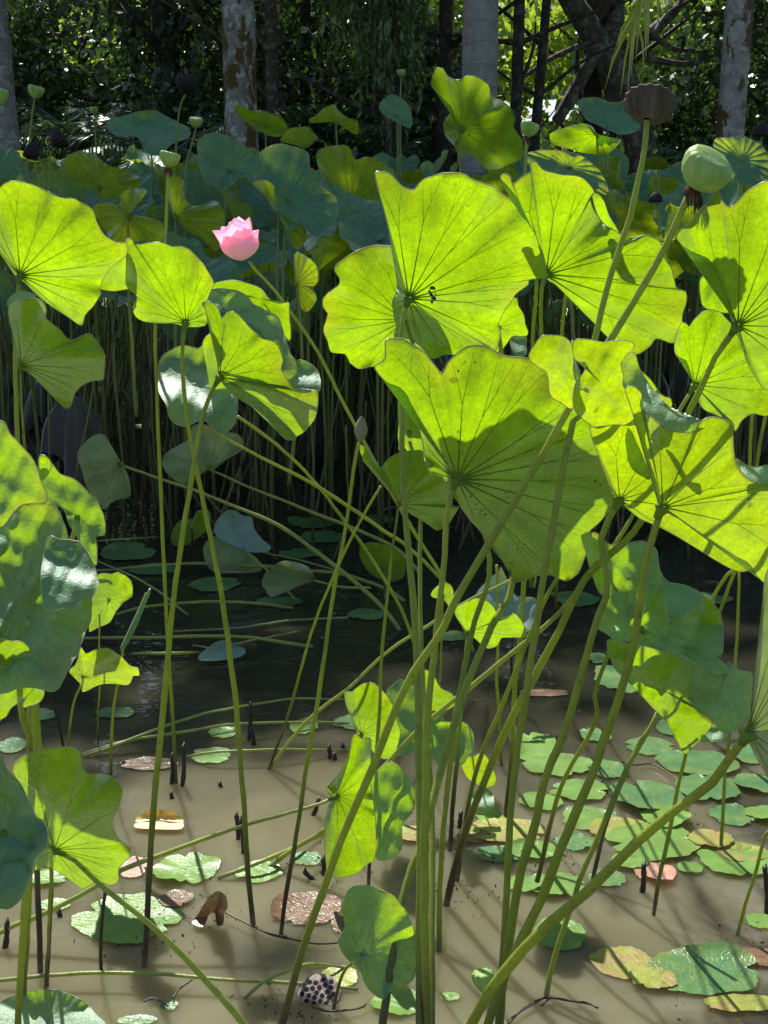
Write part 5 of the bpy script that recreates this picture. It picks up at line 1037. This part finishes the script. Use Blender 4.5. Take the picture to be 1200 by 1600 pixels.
far('dark olive leaf with fine veins left of the tallest glowing leaf', 'R1', '990,480 1040,455 1090,460 1110,500 1150,490 1200,510 1240,560 1230,640 1180,700 1130,730 1085,690 1060,600 1010,560', '1097,640', 5.9, (0, .85, .4), nv=22)
far('dark olive curled leaf above the glowing pair at left', 'R3', '440,220 500,200 560,210 570,160 620,135 690,140 650,200 610,250 700,270 760,300 750,385 660,380 540,385 470,300', '600,260', 4.4, (0, .85, .3), nv=14)
far('dark olive notched leaf between the pod stem and the pink flower', 'R3', '790,80 840,75 860,100 860,150 890,210 940,215 1000,190 1040,220 1050,300 1020,420 950,370 880,330 820,270 790,180', '822,265', 4.6, (.1, .85, .4), nv=16)
far('pale green scalloped leaf edge hanging in the shade below the pink flower', 'R4', '632,290 680,300 735,350 742,420 722,450 735,500 690,560 655,530 635,450', '640,430', 4.2, (.3, .8, .2), nv=10)
far('bright lit leaf right of the seed pod in front of the bed', 'R2', '520,420 560,400 620,385 655,400 670,450 740,435 700,480 640,480 580,465 530,450', '665,420', 6.0, (0, .8, .5), nv=10, mat='leaf')
far('blue green leaf on top of the bed left of the dry pod', 'R2', '605,315 660,305 720,320 760,310 750,345 800,380 790,410 740,420 690,400 640,380 620,350', '700,370', 6.4, (0, -.6, .7), nv=0)
far('wide dark blue leaf edge behind the glowing broad leaf', 'R2', '450,480 520,470 600,480 650,510 690,560 695,610 600,560 500,540 455,520', '580,520', 4.4, (0, -.8, .5), nv=0)
far('dark blue leaf right of the green round pod', 'R2', '1030,440 1080,430 1140,430 1190,470 1200,560 1120,580 1060,520', '1120,500', 4.6, (0, -.8, .5), nv=0)
far('green leaf on top of the bed right of the mossy trunk', 'B2', '335,420 380,400 430,350 490,335 515,370 580,420 640,440 640,520 600,510 520,460 430,440 350,450', '500,440', 7.0, (0, .75, .5), nv=10)
far('upright blue green leaf under the tiny pale seed pod', 'B2', '770,340 810,285 870,272 920,300 960,350 975,430 960,480 880,440 800,400', '880,400', 7.0, (0, -.8, .5), nv=0)
far('olive leaf with a pale stripe in front of the mossy trunk foot', 'B2', '150,550 200,490 260,475 330,485 390,540 360,570 300,610 230,580 170,570', '300,600', 6.6, (0, .85, .4), nv=12)

# the rest of the bed: grown in place, copied from a set of differently shaped leaves
def peltate(seed, Rr, cup, wave, droop):
    sd = np.random.default_rng(seed); N = 60; m = 9; ph = sd.uniform(0, 6.28, 6); V = [(0, 0, 0)]; U = [(.5, .5)]; k2 = sd.choice([2, 3]); 
    for j in range(1, m + 1):
        r = j / m
        for k in range(N):
            a = 2 * math.pi * k / N; f = 1 + .05 * math.sin(4 * a + ph[0]) + .035 * math.sin(9 * a + ph[1]) + .02 * math.sin(15 * a + ph[2])
            z = cup * r ** 1.5 + wave * r * r * math.sin(k2 * a + ph[3]) + wave * .45 * r ** 3 * math.sin(5 * a + ph[4]) + wave * .30 * r ** 4 * math.sin(11 * a + ph[5]) + .02 * r * math.sin(20 * a) - droop * r ** 3 * max(0, math.cos(a))
            V.append((Rr * r * f * math.cos(a) * (1 - .3 * abs(z)), Rr * r * f * math.sin(a) * (1 - .3 * abs(z)), z * Rr)); U.append((.5 + .5 * r * math.cos(a), .5 + .5 * r * math.sin(a)))
    Fs = [(0, 1 + k, 1 + (k + 1) % N) for k in range(N)]
    for j in range(m - 1):
        for k in range(N):
            a = 1 + j * N + k; b = 1 + j * N + (k + 1) % N; Fs.append((a, a + N, b + N, b))
    mb = MB(); mb.add(V, Fs, 0, U); return mb
protos = []
for i, (c_, w_, d_) in enumerate([(.25, .16, .1), (.1, .24, .35), (.38, .14, 0), (-.05, .2, .5), (.2, .3, .2), (.3, .2, .45), (.05, .15, .2)]):
    protos.append(peltate(300 + i, 1.0, c_, w_, d_).mesh('far_blade', M['leaf_far']))
unit = MB(); tube(unit, [(0, 0, 0), (.012, 0, .35), (-.01, 0, .7), (0, 0, 1.0)], [.009, .008, .0075, .006], 6)
unit_stem = unit.mesh('far_stem', M['stem_far'])
marks = [(-50, 'left of the ringed palm trunk'), (60, 'between the ringed trunk and the mossy trunk'), (330, 'around the foot of the mossy palm trunk'), (470, 'between the mossy trunk and the smooth trunk'),
         (690, 'around the foot of the smooth grey trunk'), (830, 'between the smooth trunk and the dry seed pod'), (1010, 'between the dry seed pod and the patchy trunk'), (1110, 'around the foot of the patchy trunk')]
nb = 0; spots = []
tries = 0
while nb < 285 and tries < 14000:
    tries += 1
    D = 6.0 + 6.8 * rng.random() ** 1.1; x = rng.uniform(-.375, .375) * D
    gap = .22 if D < 9 else .27
    if any((x - a) ** 2 + (D - b) ** 2 < gap ** 2 for a, b in spots): continue
    spots.append((x, D)); hmax = 1.62 + .085 * (D - 5.6)
    h = rng.uniform(1.12, hmax) if D < 8 else rng.uniform(1.5, hmax)
    Rr = rng.uniform(.20, .31) * (1 - .25 * (h < 1.3))
    y2 = CY - F * ((h - CAMZ) * math.cos(PITCH) + D * math.sin(PITCH)) / (D * math.cos(PITCH) - (h - CAMZ) * math.sin(PITCH)); x2 = CX + F * x / (D * math.cos(PITCH) - (h - CAMZ) * math.sin(PITCH))
    mark = [w for a, w in marks if a <= x2] ; mark = mark[-1] if mark else marks[0][1]
    front = 'in the front rows' if D < 7.4 else ('in the middle rows' if D < 10 else 'in the last rows')
    lab = 'lotus leaf %s, %s' % (front.replace('in the', 'of the'), mark)
    root = empty('lotus_leaf', (x, D, -.02), label=lab, cat='lotus leaf', group='%s of the bed, %s' % (front, mark))
    o = link(protos[rng.randrange(len(protos))], 'blade', root, (0, 0, h + .02)); 
    tl = R(rng.uniform(15, 68)); ta = rng.uniform(0, 6.28)
    if rng.random() < .45: ta = math.pi * 1.5 + rng.uniform(-.9, .9)      # many tops face the light of the open water
    nv_ = Vector((math.cos(ta) * math.sin(tl), math.sin(ta) * math.sin(tl), math.cos(tl)))
    o.rotation_mode = 'QUATERNION'; o.rotation_quaternion = nv_.to_track_quat('Z', 'Y') @ Quaternion((0, 0, 1), rng.uniform(0, 6.28)); o.scale = (Rr,) * 3
    s = link(unit_stem, 'stem', root, (0, 0, 0)); s.scale = (1, 1, h + .02); s.rotation_euler = (0, 0, rng.uniform(0, 6.28))
    nb += 1
# dead leaves that hang folded among the stalks
def droopy(seed):
    sd = np.random.default_rng(seed); N = 30; m = 7; V = [(0, 0, 0)]; U = [(.5, .5)]; ph = sd.uniform(0, 6, 4)
    for j in range(1, m + 1):
        r = j / m
        for k in range(N):
            a = 2 * math.pi * k / N; rr = .12 * math.sin(min(1, r * 1.3) * 1.5) * (1 + .35 * math.sin(5 * a + ph[0]) * r + .2 * math.sin(9 * a + ph[1]) * r); V.append((rr * math.cos(a), rr * math.sin(a) * .7, -.30 * r ** 1.6 * (1 + .2 * math.sin(3 * a + ph[2])))); U.append((.5 + .5 * r * math.cos(a), .5 + .5 * r * math.sin(a)))
    Fs = [(0, 1 + k, 1 + (k + 1) % N) for k in range(N)]
    for j in range(m - 1):
        for k in range(N):
            a = 1 + j * N + k; b = 1 + j * N + (k + 1) % N; Fs.append((a, a + N, b + N, b))
    mb = MB(); mb.add(V, Fs, 0, U); return mb.mesh('dead_blade', M['dead_leaf'])
dd = [droopy(s) for s in range(4)]
dstem = MB(); tube(dstem, [(0, 0, 0), (.02, 0, .5), (0, 0, 1.0)], [.007, .006, .005], 6); dstem = dstem.mesh('dead_stem', M['stalk'])
for i in range(46):
    D = rng.uniform(5.9, 9); x = rng.uniform(-.36, .36) * D; h = rng.uniform(.35, 1.15)
    side = 'left' if x < -.3 else ('right' if x > .35 else 'centre')
    root = empty('dead_leaf', (x, D, -.02), label='dark dead leaf hanging folded among the shaded stalks at the %s' % side, cat='dead leaf', group='dead leaves hanging among the stalks, %s' % side)
    o = link(dd[i % 4], 'blade', root, (0, 0, h)); s_ = rng.uniform(.8, 1.5); o.scale = (s_, s_, s_); o.rotation_euler = (rng.uniform(-.4, .4), rng.uniform(-.4, .4), rng.uniform(0, 6.28))
    s = link(dstem, 'stem', root); s.scale = (1, 1, h)
# the thicket of stalks
stk = []
for i in range(6):
    mb = MB(); q = catmull([(0, 0, 0), (rng.uniform(-.05, .05), 0, .35), (rng.uniform(-.08, .08), 0, .7), (rng.uniform(-.12, .12), 0, 1.0)], 3); tube(mb, q, np.linspace(.0075, .0045, len(q)), 6)
    stk.append(mb.mesh('stalk', M['stalk'] if i % 2 else M['stem_far']))
for i in range(290):
    D = 5.75 + 5.5 * rng.random() ** 1.4; x = rng.uniform(-.37, .37) * D; h = rng.uniform(.7, 1.5)
    side = 'left' if x < -.1 * D else ('right' if x > .1 * D else 'centre')
    o = link(stk[i % 6], 'lotus_stalk', None, (x, D, -.03)); o.scale = (1, 1, h); o.rotation_euler = (rng.gauss(0, .14), rng.gauss(0, .15 if i % 3 else .38), rng.uniform(0, 6.28))
    tag(o, 'bare thin stalk in the shaded thicket under the bed, %s' % side, 'lotus stem', 'bare stalks in the thicket, %s' % side)
# a thinner mass of stalks deep in the bed
mb = MB(); sd = np.random.default_rng(77)
for i in range(520):
    D = sd.uniform(7.5, 14.0); x = sd.uniform(-.37, .37) * D; h = sd.uniform(.8, 1.6); l = sd.normal(size=2) * (.14 if i % 3 else .4)
    tube(mb, [(x, D, -.05), (x + l[0] * .5, D, h * .5), (x + l[0], D + l[1], h)], .0065, 4, cap=False)
alone(mb, 'stalk_thicket', M['stem_far'], (0, 0, 0), label='mass of stalks deep under the lotus bed', cat='stalks', kind='stuff')
